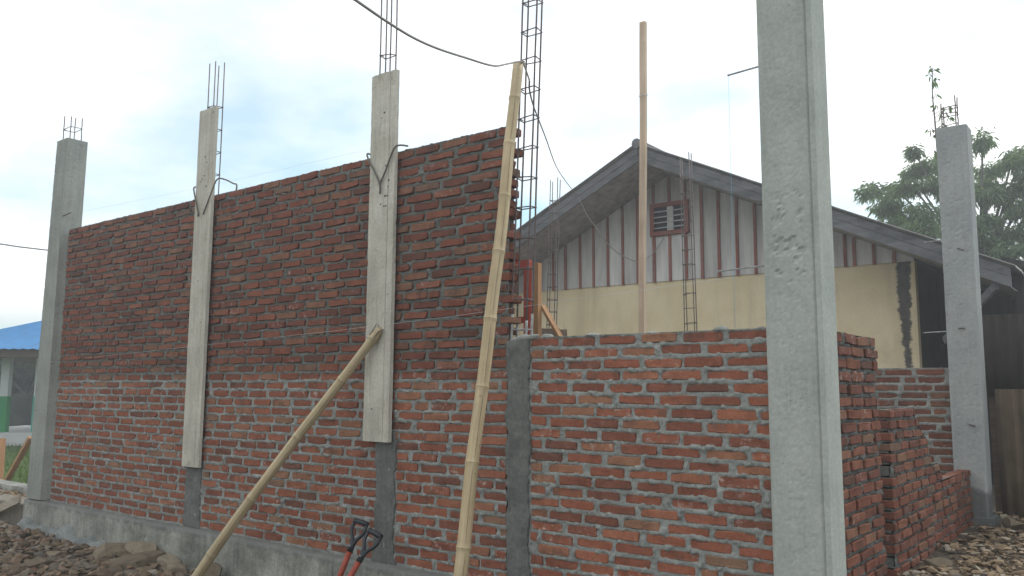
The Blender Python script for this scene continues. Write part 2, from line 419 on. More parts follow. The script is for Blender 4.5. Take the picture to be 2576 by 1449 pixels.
lowD = lambda U, Z: -.003 + .0 * U
B = lay_courses(.006, 1.64, 22, .0741, 0, 31)
S = mortar_sheet(B, -.01, 1.65, -.01, 22 * .0741 + .004, .0085, 31, lowD)
brick_wall('low_brick_wall', 'low brick wall in front, from dark concrete pillar to the big pale column', B, front, 0, (.82, .06, 0), S, MT['brick_low'], MT['mortar_low'], box(.006, 1.64, .035, .105, 0, 22 * .0741 - .006), seed=31)

SX = 1.875
side = lambda u, h, z: (SX + h + 0 * u, u + 0 * h, z + 0 * u)
sideD = lambda U, Z: -.016 + .0 * U
# near pier of the return wall
B = lay_courses(.165, 1.31, 21, .0752, .055, 41, end_fn=lambda r: 1.262 + (.02 if r % 2 else 0))
S = mortar_sheet(B, .165, 1.265, .0, 21 * .0752 + .045, .0105, 41, sideD)
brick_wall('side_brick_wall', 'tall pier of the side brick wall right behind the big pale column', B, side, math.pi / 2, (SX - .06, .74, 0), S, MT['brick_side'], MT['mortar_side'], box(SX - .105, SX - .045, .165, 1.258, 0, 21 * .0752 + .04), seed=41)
# stepped part, racked back towards the rear column
def step_end(r):
    z = .055 + (r + 1) * .0745
    for zt, ye in ((.62, 4.29), (.70, 3.06), (.79, 2.98), (.87, 2.72), (.975, 2.62), (1.045, 2.45), (1.11, 2.36), (1.25, 2.28)):
        if z <= zt: return ye
    return 0
B = lay_courses(1.52, 4.29, 15, .0745, .055, 43, end_fn=step_end)
S = mortar_sheet(B, 1.525, 4.29, .0, 15 * .0745 + .05, .0125, 43, sideD)
U, Z, h = S
top = np.zeros(U.shape[0])
for i, uu in enumerate(U[:, 0]):
    zt = .05
    for r in range(15):
        if step_end(r) >= uu: zt = .055 + (r + 1) * .0745 - .008
    top[i] = zt
Z = np.minimum(Z, top[:, None]); 
core_items = []
for r in range(15):
    z0_ = .055 + r * .0745 if r else 0
    core_items.append(box(SX - .105, SX - .022, 1.525, step_end(r) - .015, z0_, .055 + (r + 1) * .0745 - .012))
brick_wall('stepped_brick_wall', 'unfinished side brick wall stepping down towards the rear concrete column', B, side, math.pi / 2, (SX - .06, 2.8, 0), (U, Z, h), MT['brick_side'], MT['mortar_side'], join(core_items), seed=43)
# rear wall
rear = lambda u, h, z: (u + 0 * h, 4.42 - h + 0 * u, z + 0 * u)
B = lay_courses(.1, 1.74, 20, .0755, 0, 47)
S = mortar_sheet(B, .1, 1.745, -.01, 20 * .0755 + .004, .014, 47, lowD)
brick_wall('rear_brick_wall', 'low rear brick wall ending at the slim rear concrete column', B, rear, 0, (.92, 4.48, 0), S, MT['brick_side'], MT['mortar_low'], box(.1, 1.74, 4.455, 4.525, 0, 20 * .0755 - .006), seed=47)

# =================================================================== concrete: columns, footing
def resample(prof, res):
    out, nor = [], []
    n = len(prof)
    for i in range(n):
        a = np.array(prof[i], float); b = np.array(prof[(i + 1) % n], float); L = np.linalg.norm(b - a); k = max(1, int(round(L / res)))
        e_ = (b - a) / L; nn = np.array([e_[1], -e_[0]])
        for j in range(k):
            out.append(a + (b - a) * j / k)
            if j == 0:
                p_ = np.array(prof[i - 1], float); e0 = (a - p_) / np.linalg.norm(a - p_); n0 = np.array([e0[1], -e0[0]]); q = nn + n0
                nor.append(q / np.linalg.norm(q))
            else: nor.append(nn)
    return np.array(out), np.array(nor)
def loft(prof, t0, t1, res, seed, pit=.006, pit_lo=.62, rough=.0015, shift=None, rest=None, top_fn=None, pmask=None):
    """closed CCW plan profile drawn along t; returns verts (a, b, t) and faces"""
    P, N = resample(prof, res); n = len(P); k = max(2, int(round((t1 - t0) / (rest or res)))); T = np.linspace(t0, t1, k + 1)
    arc = np.concatenate([[0], np.cumsum(np.linalg.norm(np.diff(P, axis=0), axis=1))])
    A, TT = np.meshgrid(arc, T, indexing='ij')
    mask = sstep(.42, .62, fbm(A * 2.1, TT * 1.3, seed + 60, 2))
    d = rough * 2 * (fbm(A * 30, TT * 30, seed, 3) - .5) - pit * sstep(pit_lo, pit_lo + .12, fbm(A * 24, TT * 34, seed + 9, 3)) * mask + rough * 3 * (fbm(A * 3, TT * 2, seed + 5, 2) - .5)
    V = np.zeros((n, k + 1, 3))
    if pmask is not None: d = rough * 2 * (fbm(A * 30, TT * 30, seed, 3) - .5) - pit * sstep(pit_lo, pit_lo + .10, fbm(A * 26, TT * 34, seed + 9, 3)) * (.25 + mask) * pmask(P[:, 0][:, None], P[:, 1][:, None], TT) + rough * 2 * (fbm(A * 3, TT * 2, seed + 5, 2) - .5)
    V[..., 0] = P[:, 0][:, None] + N[:, 0][:, None] * d; V[..., 1] = P[:, 1][:, None] + N[:, 1][:, None] * d; V[..., 2] = TT
    if shift is not None: V[..., 0], V[..., 1] = shift(V[..., 0], V[..., 1], V[..., 2])
    if top_fn is not None:
        V[:, -1, 2] += top_fn(V[:, -1, 0], V[:, -1, 1])
    F = []
    for i in range(n):
        j = (i + 1) % n
        for q in range(k): F.append((i * (k + 1) + q, j * (k + 1) + q, j * (k + 1) + q + 1, i * (k + 1) + q + 1))
    F.append(tuple(i * (k + 1) + k for i in range(n))); F.append(tuple(i * (k + 1) for i in range(n - 1, -1, -1)))
    return V.reshape(-1, 3), F
# far left corner column
def lean_left(x, y, z):
    f = np.clip(z / 4.25, 0, 1); c = -6.98
    xl = -7.25 + f * .135; xr = -6.885 + f * .04; s = (x + 7.115) / .27
    return xl + (xr - xl) * s, y
V, F = loft([(-7.115, -.07), (-6.845, -.07), (-6.845, .17), (-7.115, .17)], 0, 4.25, .02, 1, .004, .66, .0012, lean_left)
t = thing('corner_column', (-7.05, .05, 0), 'tall grey concrete corner column at the far left with four short steel bars', 'column')
part('shaft', V, F, MT['conc_left'], t, False)
V, F = tube([(-6.85, -.05, 3.30), (-6.66, -.055, 3.315)], .007, 6); part('tie_rod', V, F, MT['rebar'], t)
# big right column
prof = [(1.642, -.048), (1.658, -.062), (1.868, -.062), (1.905, -.054), (1.918, -.046), (1.923, -.061), (1.952, -.058), (1.954, .165), (1.642, .165)]
V, F = loft(prof, -.45, 4.6, .013, 2, .0075, .57, .0007, None, .016, None, lambda x, y, z: (y < -.055) * sstep(1.66, 1.72, x) * (1 - sstep(1.85, 1.90, x)) * (1 - .85 * sstep(2.9, 3.3, z)))
t = thing('large_column', (1.8, .05, -.45), 'large pale pitted concrete column in the right foreground', 'column')
part('shaft', V, F, MT['conc_right'], t, False)
for x0, x1, z in ((1.425, 1.66, 3.15), (1.335, 1.66, 1.985)):
    V, F = tube([(x0, .03, z - .012), (x1, .03, z)], .0052, 6); part('tie_rod', V, F, MT['rebar_dust'], t)
# rear column
prof = [(1.735, 4.30), (1.985, 4.30), (2.003, 4.318), (2.003, 4.56), (1.735, 4.56)]
V, F = loft(prof, .0, 3.84, .02, 3, .004, .64, .0014, lambda x, y, z: (x + .012 * (z / 3.8), y))
t = thing('rear_column', (1.87, 4.43, 0), 'slim grey concrete rear column with damp foot, in front of the leafy tree', 'column')
part('shaft', V, F, MT['conc_back'], t, False)
V, F = box(1.70, 2.04, 4.26, 4.60, -.1, .15); part('base_block', V, F, MT['conc_back'], t)
for x0, x1, z in ((1.53, 1.75, 1.86), (1.575, 1.75, 2.745)):
    V, F = tube([(x0, 4.36, z - .006), (x1, 4.36, z)], .006, 6); part('tie_rod', V, F, MT['rebar_dust'], t)
for x, z, a in ((1.90, 2.63, -.6), (1.87, 1.88, 0), (1.91, .98, -.4)):
    V, F = tube([(x - .025, 4.285, z + .02 * -a), (x + .03, 4.29, z + .02 * a)], .006, 5); part('nail', V, F, MT['rebar'], t)
# columns cast between the brick bays (fresh dark concrete)
def cast_column(name, label, a, b, z0, z1, seed, yo=-.006, flare=0.0):
    nz_ = int((z1 - z0) / .012); nu = 22
    zs = np.linspace(z0, z1, nz_); rows = []
    el = a + .06 * (fbm(zs * 9, zs * 0 + 3, seed, 4) - .5) + .022 * (fbm(zs * 40, zs * 0 + 8, seed, 2) - .5)
    er = b + .06 * (fbm(zs * 9, zs * 0 + 9, seed + 2, 4) - .5) + .022 * (fbm(zs * 40, zs * 0 + 4, seed, 2) - .5)
    el -= flare * np.exp(-(zs - z0) / .10); er += flare * np.exp(-(zs - z0) / .10)
    P = []
    for i, s in enumerate(np.concatenate([[0, 0], np.linspace(0, 1, nu), [1, 1]])):
        x = el + (er - el) * s
        y = yo - .004 - .010 * (fbm(x * 14, zs * 14, seed + 4, 4) - .5) * 1.5
        if i == 0 or i == nu + 3: y = np.full_like(zs, .14)
        elif i == 1 or i == nu + 2: y = y + .010
        P.append(np.stack([x, y, zs], -1))
    t = thing(name, ((a + b) / 2, .06, z0), label, 'column'); gpart('cast_face', np.array(P), MT['conc_wet'], t)
    V, F = box(a + .03, b - .03, .01, .135, z0, z1 - .006); part('cast_core', V, F, MT['conc_wet'], t)
    return t
cast_column('cast_column', 'dark fresh concrete column strip below the left pale board', -4.04, -3.785, -.005, .62, 51, flare=.0)
cast_column('cast_column', 'dark fresh concrete column strip below the board with the propped bamboo', -1.455, -1.25, -.005, .96, 52, flare=.03)
t = cast_column('cast_pillar', 'dark fresh concrete pillar under the steel cage, left of the low wall', -.185, -.002, -.005, 1.615, 53, -.010)
V, F = tube(smooth_path([(-.19, .02, 1.60), (-.1, .0, 1.625), (0.0, .01, 1.63), (.05, .02, 1.645)], 4), [.01, .015, .02, .014, .016, .022, .028, .022, .02, .024, .018, .012, .01][:13], 7); part('mortar_lump', V, F, MT['mortar_low'], t, True)


# footing under the tall wall
def extr_x(prof, x0, x1, res, seed, pit, rough, mat, name, label, rx=None, shift=None):
    V, F = loft(prof, x0, x1, res, seed, pit, .6, rough, None, rx)
    V = np.stack([V[:, 2], V[:, 0], V[:, 1]], 1)
    if shift is not None: V = shift(V)
    F = [tuple(f) for f in F]
    return V, F
prof = [(-.085, -.5), (.3, -.5), (.3, -.008), (-.02, -.006), (-.07, -.016), (-.082, -.03)][::-1]
prof = [(-.085, -.5), (-.082, -.03), (-.07, -.016), (-.02, -.006), (.3, -.008), (.3, -.5)][::-1]
V, F = extr_x(prof, -7.27, 3.0, .02, 61, .010, .004, None, '', '', .02)
solo('footing_beam', V, F, MT['foot'], 'pale stained concrete footing under the tall brick wall', 'footing', smooth=True, base=(-2.2, .1, -.5))
def slump(V):
    V = V.copy(); x = V[:, 0]; f = np.clip((-4.6 - x) / .9, 0, 1) * np.clip((x + 7.45) / .25, 0, 1)
    V[:, 2] = -.52 + (V[:, 2] + .52) * (f * (.55 + .9 * fbm(x * 4.1, x * 0, 7, 3))); V[:, 1] -= .03 * fbm(x * 7, V[:, 2] * 7, 3, 3); return V
prof = [(-.17, -.52), (-.165, -.32), (-.14, -.27), (-.088, -.255), (-.04, -.25), (-.04, -.52)][::-1]
V, F = extr_x(prof, -7.45, -4.3, .02, 63, .012, .006, None, '', '', .025, slump)
solo('concrete_spill', V, F, MT['foot_low'], 'rough lumpy concrete spill along the foot of the footing', 'concrete', smooth=True, base=(-6, -.1, -.5))
prof = [(-.03, -.5), (-.02, -.10), (.28, -.10), (.28, -.5)][::-1]
V, F = extr_x(prof, -9.8, -7.275, .03, 64, .010, .005, None, '', '', .03)
solo('footing_stub', V, F, MT['foot_brown'], 'earth stained footing running on beyond the far left column', 'footing', smooth=True, base=(-8.4, .1, -.5))
prof = [(.55, -.5), (.55, -.06), (.80, -.06), (.80, -.5)][::-1]
V, F = extr_x(prof, -11.5, -7.3, .05, 65, .008, .004, None, '', '', .05)
solo('kerb_beam', V, F, MT['foot'], 'narrow pale concrete ground beam behind the far left column', 'footing', smooth=True, base=(-9.4, .6, -.5))

# =================================================================== formwork boards
def mat_board():
    m = M('cement_crusted_board', .9, .15)
    st = m.noise(m.map(m.pos, (1, 1, .05)), 34, 5, .65); n1 = m.noise(m.pos, 3.0, 4); n2 = m.noise(m.pos, 60, 4, .7)
    c = m.mix(m.range(n1, .35, .66), (.48, .455, .38), (.58, .555, .47))
    c = m.mix(1.0, c, m.ramp(st, [(.3, .82), (.5, 1.0), (.72, 1.10)]), 'MULTIPLY')
    c = m.mix(1.0, c, m.ramp(n2, [(.25, .80), (.55, 1.0), (.8, 1.15)]), 'MULTIPLY')
    c = m.mix(m.math('MULTIPLY', m.range(m.noise(m.pos, 5.5, 4, .7), .60, .72), .5), c, (.30, .26, .20))
    m.bump(m.math('ADD', st, n2), .4, .004); return m.color(c)
MT['board'] = mat_board()
MT['hole'] = mat_plain('nail_hole', (.03, .028, .025), .95, .1)
def board(label, x0, x1, zb, zt, seed, rods, holes):
    w = x1 - x0
    prof = [(x0, -.027), (x0, -.052), (x0 + .045, -.060), (x0 + .058, -.055), (x0 + .40 * w, -.0595), (x0 + .74 * w, -.0575), (x0 + .755 * w, -.051), (x0 + .785 * w, -.0605), (x1 - .03, -.0625), (x1 - .006, -.055), (x1, -.027)]
    V, F = loft(prof, zb, zt, .014, seed, .004, .66, .0012, None, .03, lambda x, y: .006 * (fbm(x * 9, y * 0, seed, 2) - .5))
    t = thing('formwork_board', ((x0 + x1) / 2, -.045, zb), label, 'board')
    part('plank', V, F, MT['board'], t)
    for pth in rods:
        V, F = tube(smooth_path(pth, 5), .0075, 7); part('tie_rod', V, F, MT['rebar_tie'], t, True)
    for (x, z, r) in holes:
        V, F = tube([(x, -.0645, z), (x, -.057, z)], r, 7); part('nail_hole', V, F, MT['hole'], t)
    return t
MT['rebar_tie'] = mat_plain('tie_rod_steel', (.15, .14, .12), .65, .3, 50, .3, .2)
board('left of the two pale upright boards, reaching up between far brick bays', -4.05, -3.762, .55, 4.005, 71,
      [[(-4.02, -.02, 3.245), (-4.075, -.05, 3.245), (-4.05, -.072, 3.20), (-3.99, -.073, 3.05), (-3.955, -.071, 2.96), (-3.965, -.071, 2.935)],
       [(-3.875, -.070, 2.945), (-3.82, -.073, 3.02), (-3.745, -.076, 3.13), (-3.71, -.04, 3.27), (-3.66, .02, 3.27), (-3.55, .03, 3.22), (-3.50, .035, 3.20), (-3.505, .035, 3.13)]],
      [(-3.90, 3.52, .006), (-3.935, 3.30, .005), (-3.965, 3.28, .004), (-3.90, 3.33, .005), (-3.86, 3.22, .006), (-3.80, 3.95, .007), (-3.87, 3.46, .004), (-3.83, 1.9, .005), (-3.92, 2.3, .004)])
board('right and nearer of the two pale upright boards, bamboo propped against it', -1.56, -1.272, .885, 3.79, 72,
      [[(-1.59, -.01, 3.155), (-1.585, -.06, 3.155), (-1.555, -.075, 3.10), (-1.44, -.074, 2.92), (-1.415, -.073, 2.85), (-1.415, -.073, 2.80)],
       [(-1.425, -.073, 2.875), (-1.36, -.075, 2.97), (-1.27, -.078, 3.13), (-1.235, -.05, 3.165), (-1.17, -.02, 3.155)]],
      [(-1.40, 3.46, .006), (-1.43, 3.42, .004), (-1.37, 3.02, .005), (-1.33, 2.90, .008), (-1.335, 2.85, .005), (-1.37, 2.78, .007), (-1.345, 2.78, .005), (-1.36, 2.70, .005), (-1.38, 2.70, .005), (-1.46, 1.13, .005), (-1.42, 2.72, .005), (-1.31, 2.0, .005)])

# =================================================================== rebar cages
def cage(name, label, x, y, w, d, z0, z1, stirs, seed, r=.0055, tops=(0, .03, .05, .02), mat=None, lean=(0, 0), splash=None):
    mat = mat or MT['rebar']; rg = np.random.default_rng(seed)
    t = thing(name, (x + w / 2, y + d / 2, z0), label, 'rebar', None)
    L = lambda z: np.array([lean[0] * (z - z0), lean[1] * (z - z0), 0])
    for i, (cx, cy) in enumerate(((0, 0), (w, 0), (w, d), (0, d))):
        zt = z1 - tops[i]; pts = []
        for z in np.linspace(z0, zt, 9):
            pts.append(np.array([x + cx, y + cy, z]) + L(z) + np.array([*rg.normal(0, .0015, 2), 0]))
        V, F = tube(pts, r, 6); part('rebar', V, F, mat, t, True)
        if splash:
            V, F = tube([p_ for p_ in (np.array([x + cx, y + cy, z]) + L(z) for z in np.linspace(z0, splash - .05 * (i % 2), 5))], r + .003, 6); part('cement_splash', V, F, MT['rebar_dust'], t, True)
    for j, z in enumerate(stirs):
        e_ = r; zz = rg.normal(0, .006, 4)
        c = [(-e_, -e_), (w + e_, -e_), (w + e_, d + e_), (-e_, d + e_)]
        pts = [np.array([x + a, y + b, z + zz[i]]) + L(z) for i, (a, b) in enumerate(c)]
        q = pts + [pts[0]]; path = []
        for a, b in zip(q[:-1], q[1:]): path += [a + (b - a) * .04, b - (b - a) * .04]
        path.append(path[0] + np.array([0, 0, .004])); path.append(path[0] + np.array([.02, .03, -.004]))
        V, F = tube(path, r * .72, 5); part('stirrup', V, F, MT['rebar_dust'] if splash and z < splash else mat, t)
    return t
cage('rebar_cage', 'tall steel rebar cage rising from the dark pillar beside the leaning bamboo', -.190, .035, .125, .062, 1.55, 4.75, [1.690 + .2122 * k for k in range(15)], 81, .0062, splash=1.80, lean=(.036, 0))
cage('rebar_cage', 'thin steel rebar cage standing in a wooden form box before the house, left of pole', -3.10, 4.47, .118, .055, .0, 4.09, [.65 + .165 * k for k in range(20) if .65 + .165 * k < 3.8], 82, .006, (.02, .0, .02, .03), lean=(.031, 0))
cage('rebar_cage', 'thin steel rebar cage in front of the barred gable window', -1.03, 4.47, .122, .06, 0, 4.11, [.68 + .1735 * k for k in range(19) if .68 + .1735 * k < 3.85], 83, .006, (.04, .0, .0, .05), lean=(-.012, 0))
cage('rebar_cage', 'steel starter bars sticking out above the left pale board', -4.005, .005, .10, .10, .55, 4.53, [3.15, 3.37, 3.60, 3.83, 4.06], 84, .006, (.02, .02, .0, .01))
cage('rebar_cage', 'long steel starter bars above the right pale board, running out of the top', -1.545, .015, .118, .06, .9, 5.3, [3.2, 3.45, 3.70, 3.985], 85, .006)
cage('rebar_cage', 'four short steel bars on top of the far left corner column', -7.075, -.02, .18, .13, 4.2, 4.575, [4.405], 86, .006, (.0, .04, .03, -.01))
cage('rebar_cage', 'short steel bars on top of the slim rear column', 1.795, 4.355, .125, .11, 3.8, 4.16, [3.875, 3.99, 4.06], 87, .006, (.06, .0, -.01, .06))

# =================================================================== bamboo poles
def mat_bamboo(name, a, b):
    m = M(name, .55, .35)
    st = m.noise(m.map(m.obj, (1, 1, .03)), 55, 4, .6); n1 = m.noise(m.obj, 2.5, 4, .6); n2 = m.noise(m.obj, 30, 4, .7)
    c = m.mix(m.range(st, .3, .7), a, b)
    c = m.mix(1.0, c, m.ramp(n1, [(.3, .80), (.6, 1.08)]), 'MULTIPLY')
    c = m.mix(m.math('MULTIPLY', m.range(n2, .58, .75), .45), c, (.16, .12, .07))
    c = m.mix(m.math('MULTIPLY', m.range(m.noise(m.map(m.obj, (1, 1, .3)), 7, 5, .7), .54, .70), .4), c, (.24, .22, .18))
    m.bump(st, .2, .003); return m.color(c)
MT['bamboo'] = mat_bamboo('dry_bamboo', (.44, .345, .20), (.55, .45, .29))
MT['bamboo2'] = mat_bamboo('pale_bamboo', (.46, .355, .20), (.57, .46, .285))
MT['node'] = mat_plain('bamboo_node', (.22, .165, .10), .8, .3, 40)
def bamboo(name, label, p0, p1, r0, r1, nodes, mat, seed, bulge_top=False):
    p0 = np.array(p0, float); p1 = np.array(p1, float); L = np.linalg.norm(p1 - p0)
    t = thing(name, tuple(p0), label, 'bamboo'); rg = np.random.default_rng(seed)
    t.rotation_mode = 'QUATERNION'; t.rotation_quaternion = Vector(p1 - p0).to_track_quat('Z', 'Y')
    zs = sorted(set(list(np.linspace(0, L, 60)) + [n + d for n in nodes for d in (-.03, -.012, -.004, .004, .012, .03) if 0 < n + d < L]))
    ph = rg.random(2) * 6; pts, rr = [], []
    for z in zs:
        r = r0 + (r1 - r0) * z / L
        for n in nodes: r += .0045 * math.exp(-((z - n) / .012) ** 2)
        if bulge_top and z > L - .16: r *= 1.0 + .16 * math.exp(-((z - (L - .075)) / .04) ** 2) - .42 * max(0, (z - (L - .075)) / .075) ** 1.5
        pts.append((.016 * math.sin(z * 1.9 + ph[0]) + .004 * math.sin(z * 6.1), .012 * math.sin(z * 1.5 + ph[1]), z)); rr.append(r)
    V, F = tube(pts, rr, 20); me = mesh('culm', V, F, mat, True); place('culm', me, t)
    P = np.array(pts)
    lc = t.rotation_quaternion.inverted() @ (CAM - Vector(p0 + (p1 - p0) * .5)); a0 = math.atan2(lc.y, lc.x) + .25
    for za, zb in zip([0] + nodes, nodes + [L]):
        if zb - za < .15 or zb > L - .05: continue
        pp = []
        for z in np.linspace(za + .02, zb - .02, 9):
            c = np.array([np.interp(z, P[:, 2], P[:, k]) for k in range(3)]); r = r0 + (r1 - r0) * z / L; a = a0 + .1 * math.sin(za * 7)
            pp.append(c + (r * math.cos(a), r * math.sin(a), 0))
        V, F = tube(pp, [.0006] + [.0016] * 7 + [.0006], 5); place('split', mesh('split', V, F, MT['node'], True), t)
    for n in nodes:
        c = np.array([np.interp(n, P[:, 2], P[:, k]) for k in range(3)]); r = r0 + (r1 - r0) * n / L + .0046
        V, F = tube([c + (0, 0, -.0022), c, c + (0, 0, .0022)], [r - .0008, r, r - .0008], 20, False)
        place('node_ring', mesh('node_ring', V, F, MT['node'], True), t)
    return t, L
t, L = bamboo('bamboo_prop', 'bamboo prop slanting from the rubble up to the right pale board', (-3.02, -.655, -.43), (-1.365, -.092, 1.745), .041, .034, [.06, .52, 1.09, 1.71, 2.28], MT['bamboo'], 1, True)
for a, k in ((.4, .025), (2.2, .05), (4.0, .04)):
    V, F = tube([(.034 * math.cos(a) * .8, .034 * math.sin(a) * .8, L - .09), (.03 * math.cos(a), .03 * math.sin(a), L - .02), (.045 * math.cos(a + .5), .045 * math.sin(a + .5), L + k * .4)], .0035, 5)
    place('nail', mesh('nail', V, F, MT['rebar']), t)
V, F = tube([(.04 * math.cos(a), .04 * math.sin(a), L - .14 + .012 * a) for a in np.linspace(0, 9.4, 26)], .003, 5); place('binding_wire', mesh('binding_wire', V, F, MT['wire']), t)
bamboo('bamboo_pole', 'tall bamboo pole leaning upright against the end of the tall wall', (-.075, -.70, -.43), (-.045, -.075, 3.53), .044, .037, [.32, .77, 1.28, 1.75, 2.19, 2.64, 3.02, 3.40, 3.74], MT['bamboo2'], 4)
# =================================================================== wooden post, door frame, braces
MT['wood'] = mat_wood('raw_timber', (.50, .375, .265), (.61, .48, .36), 2, .8)
MT['wood_orange'] = mat_wood('orange_timber', (.36, .19, .09), (.47, .27, .14), 2, .8, 'pos')
MT['wood_grey'] = mat_wood('weathered_plank', (.28, .235, .18), (.40, .35, .28), 0, .85, 'pos')
MT['wood_dark'] = mat_wood('dark_form_board', (.10, .07, .05), (.17, .12, .085), 0, .85, 'pos')
MT['red'] = mat_plain('red_paint', (.42, .065, .04), .55, .15, 10)
def post_mesh(a, b, w, h, seed, mat, n=10):
    a = np.array(a, float); b = np.array(b, float); d = (b - a) / np.linalg.norm(b - a); u, v = np.array([1.0, 0, 0]), np.array([0, 1.0, 0])
    rg = np.random.default_rng(seed); V, F = [], []
    for i in range(n + 1):
        c = a + (b - a) * i / n + np.array([*rg.normal(0, .003, 2), 0]); s = 1 + rg.normal(0, .02)
        e_ = .12
        for x, y in ((-1 + e_, -1), (1 - e_, -1), (1, -1 + e_), (1, 1 - e_), (1 - e_, 1), (-1 + e_, 1), (-1, 1 - e_), (-1, -1 + e_)):
            V.append(c + u * x * w / 2 * s + v * y * h / 2 * s)
    for i in range(n):
        for k in range(8): F.append((i * 8 + k, i * 8 + (k + 1) % 8, (i + 1) * 8 + (k + 1) % 8, (i + 1) * 8 + k))
    F.append(tuple(range(7, -1, -1))); F.append(tuple(n * 8 + k for k in range(8)))
    return np.array(V), F
V, F = post_mesh((-.562, 2.5, -.1), (-.472, 2.5, 4.885), .060, .05, 5, None)
t = thing('wooden_pole', (-.562, 2.5, -.1), 'tall raw timber pole standing alone in front of the house ridge', 'pole')
part('shaft', V, F, MT['wood'], t)
zt = 4.14; V, F = tube([(-.485 + .046 * math.cos(a), 2.5 + .042 * math.sin(a), zt + .01 * math.sin(a)) for a in np.linspace(0, 6.3, 14)], .003, 4); part('string_tie', V, F, MT['string_pale'], t)
t = thing('door_frame', (-1.0, .8, 0), 'bright red door frame behind the end of the tall wall', 'door frame')
for n_, (a, b, c, d) in (('jamb', (-.648, -.592, 0, 2.25)), ('jamb', (-1.50, -1.445, 0, 2.25)), ('head', (-1.50, -.592, 2.253, 2.315)), ('transom', (-1.442, -.651, 1.81, 1.86))):
    V, F = box(a, b, .785, .82, c, d); part(n_, V, F, MT['red'], t)
t = thing('timber_prop', (-.3, .85, 0), 'timber stud with slanting brace propping the red door frame', 'timber')
V, F = box(-.570, -.517, .80, .85, 0, 2.285); part('stud', V, F, MT['wood_orange'], t)
V, F = beam((-.53, .875, 1.95), (.76, .875, .02), .022, .06, (0, 1, 0)); part('brace', V, F, MT['wood_orange'], t)
t = thing('form_box', (-2.98, 4.5, 0), 'dark wooden form box around the foot of the thin left cage', 'formwork')
for q in (box(-3.13, -2.80, 4.40, 4.425, 0, 2.075), box(-3.13, -2.80, 4.575, 4.60, 0, 2.07), box(-3.13, -3.105, 4.426, 4.574, 0, 2.09), box(-2.825, -2.80, 4.426, 4.574, 0, 2.06)):
    part('form_board', q[0], q[1], MT['wood_dark'], t)

# =================================================================== shovels
MT['black'] = mat_plain('black_handle_paint', (.022, .026, .032), .45, .25, 30, .45)
MT['shaft_red'] = mat_plain('worn_red_shaft', (.33, .062, .034), .5, .28, 22, .4)
MT['steel'] = mat_plain('shovel_steel', (.16, .15, .14), .5, .3, 20, .5, .6)
def shovel(label, top, foot, face, seed):
    """D-grip shovel: top = middle of grip, foot = blade tip"""
    top = np.array(top, float); foot = np.array(foot, float); L = np.linalg.norm(top - foot)
    t = thing('shovel', tuple(foot), label, 'shovel'); z = Vector(top - foot).normalized(); x = Vector(face).normalized(); x = (x - z * x.dot(z)).normalized(); y = z.cross(x)
    t.rotation_mode = 'QUATERNION'; t.rotation_quaternion = Matrix((x, y, z)).transposed().to_quaternion()
    V, F = tube([(-.062, 0, L), (0, 0, L + .003), (.062, 0, L)], .0195, 14); place('grip', mesh('grip', V, F, MT['black'], True), t)
    for s in (-1, 1):
        V, F = tube(smooth_path([(s * .056, 0, L), (s * .060, 0, L - .045), (s * .048, 0, L - .085), (s * .018, 0, L - .125), (s * .008, 0, L - .165)], 5), [.0125] * 5 + [.0135] * 10 + [.0155] * 6, 8)
        place('grip_arm', mesh('grip_arm', V, F, MT['black'], True), t)
    V, F = tube([(0, 0, L - .215), (0, 0, L - .13)], [.0225, .021], 12); place('socket', mesh('socket', V, F, MT['black'], True), t)
    V, F = tube([(0, -.0255, L - .175), (0, -.014, L - .175)], .005, 7); place('rivet', mesh('rivet', V, F, MT['rebar_dust']), t)
    V, F = tube([(0, 0, .27), (0, 0, L * .6), (0, 0, L - .205)], [.0195, .0205, .0205], 14); place('shaft', mesh('shaft', V, F, MT['shaft_red'], True), t)
    P = np.zeros((9, 9, 3)); 
    for i, u in enumerate(np.linspace(-1, 1, 9)):
        for j, v in enumerate(np.linspace(0, 1, 9)):
            w = .105 * (1 - .75 * max(0, 1 - v * 3.2) ** 1.6)
            P[i, j] = (u * w, -.03 * u * u + .02 * (1 - v), v * .29 - .0)
    b = place('blade', grid_mesh('blade', P, MT['steel']), t); md = b.modifiers.new('thickness', 'SOLIDIFY'); md.thickness = .003
    return t
shovel('left shovel, black D-shaped grip on a red shaft, leaning on the footing', (-1.355, -.235, .315), (-1.44, -.55, -.44), (.93, .25, .20), 1)
shovel('right shovel, black D-shaped grip turned towards the viewer, red shaft', (-1.135, -.30, .268), (-1.345, -.68, -.45), (.88, .1, -.14), 2)

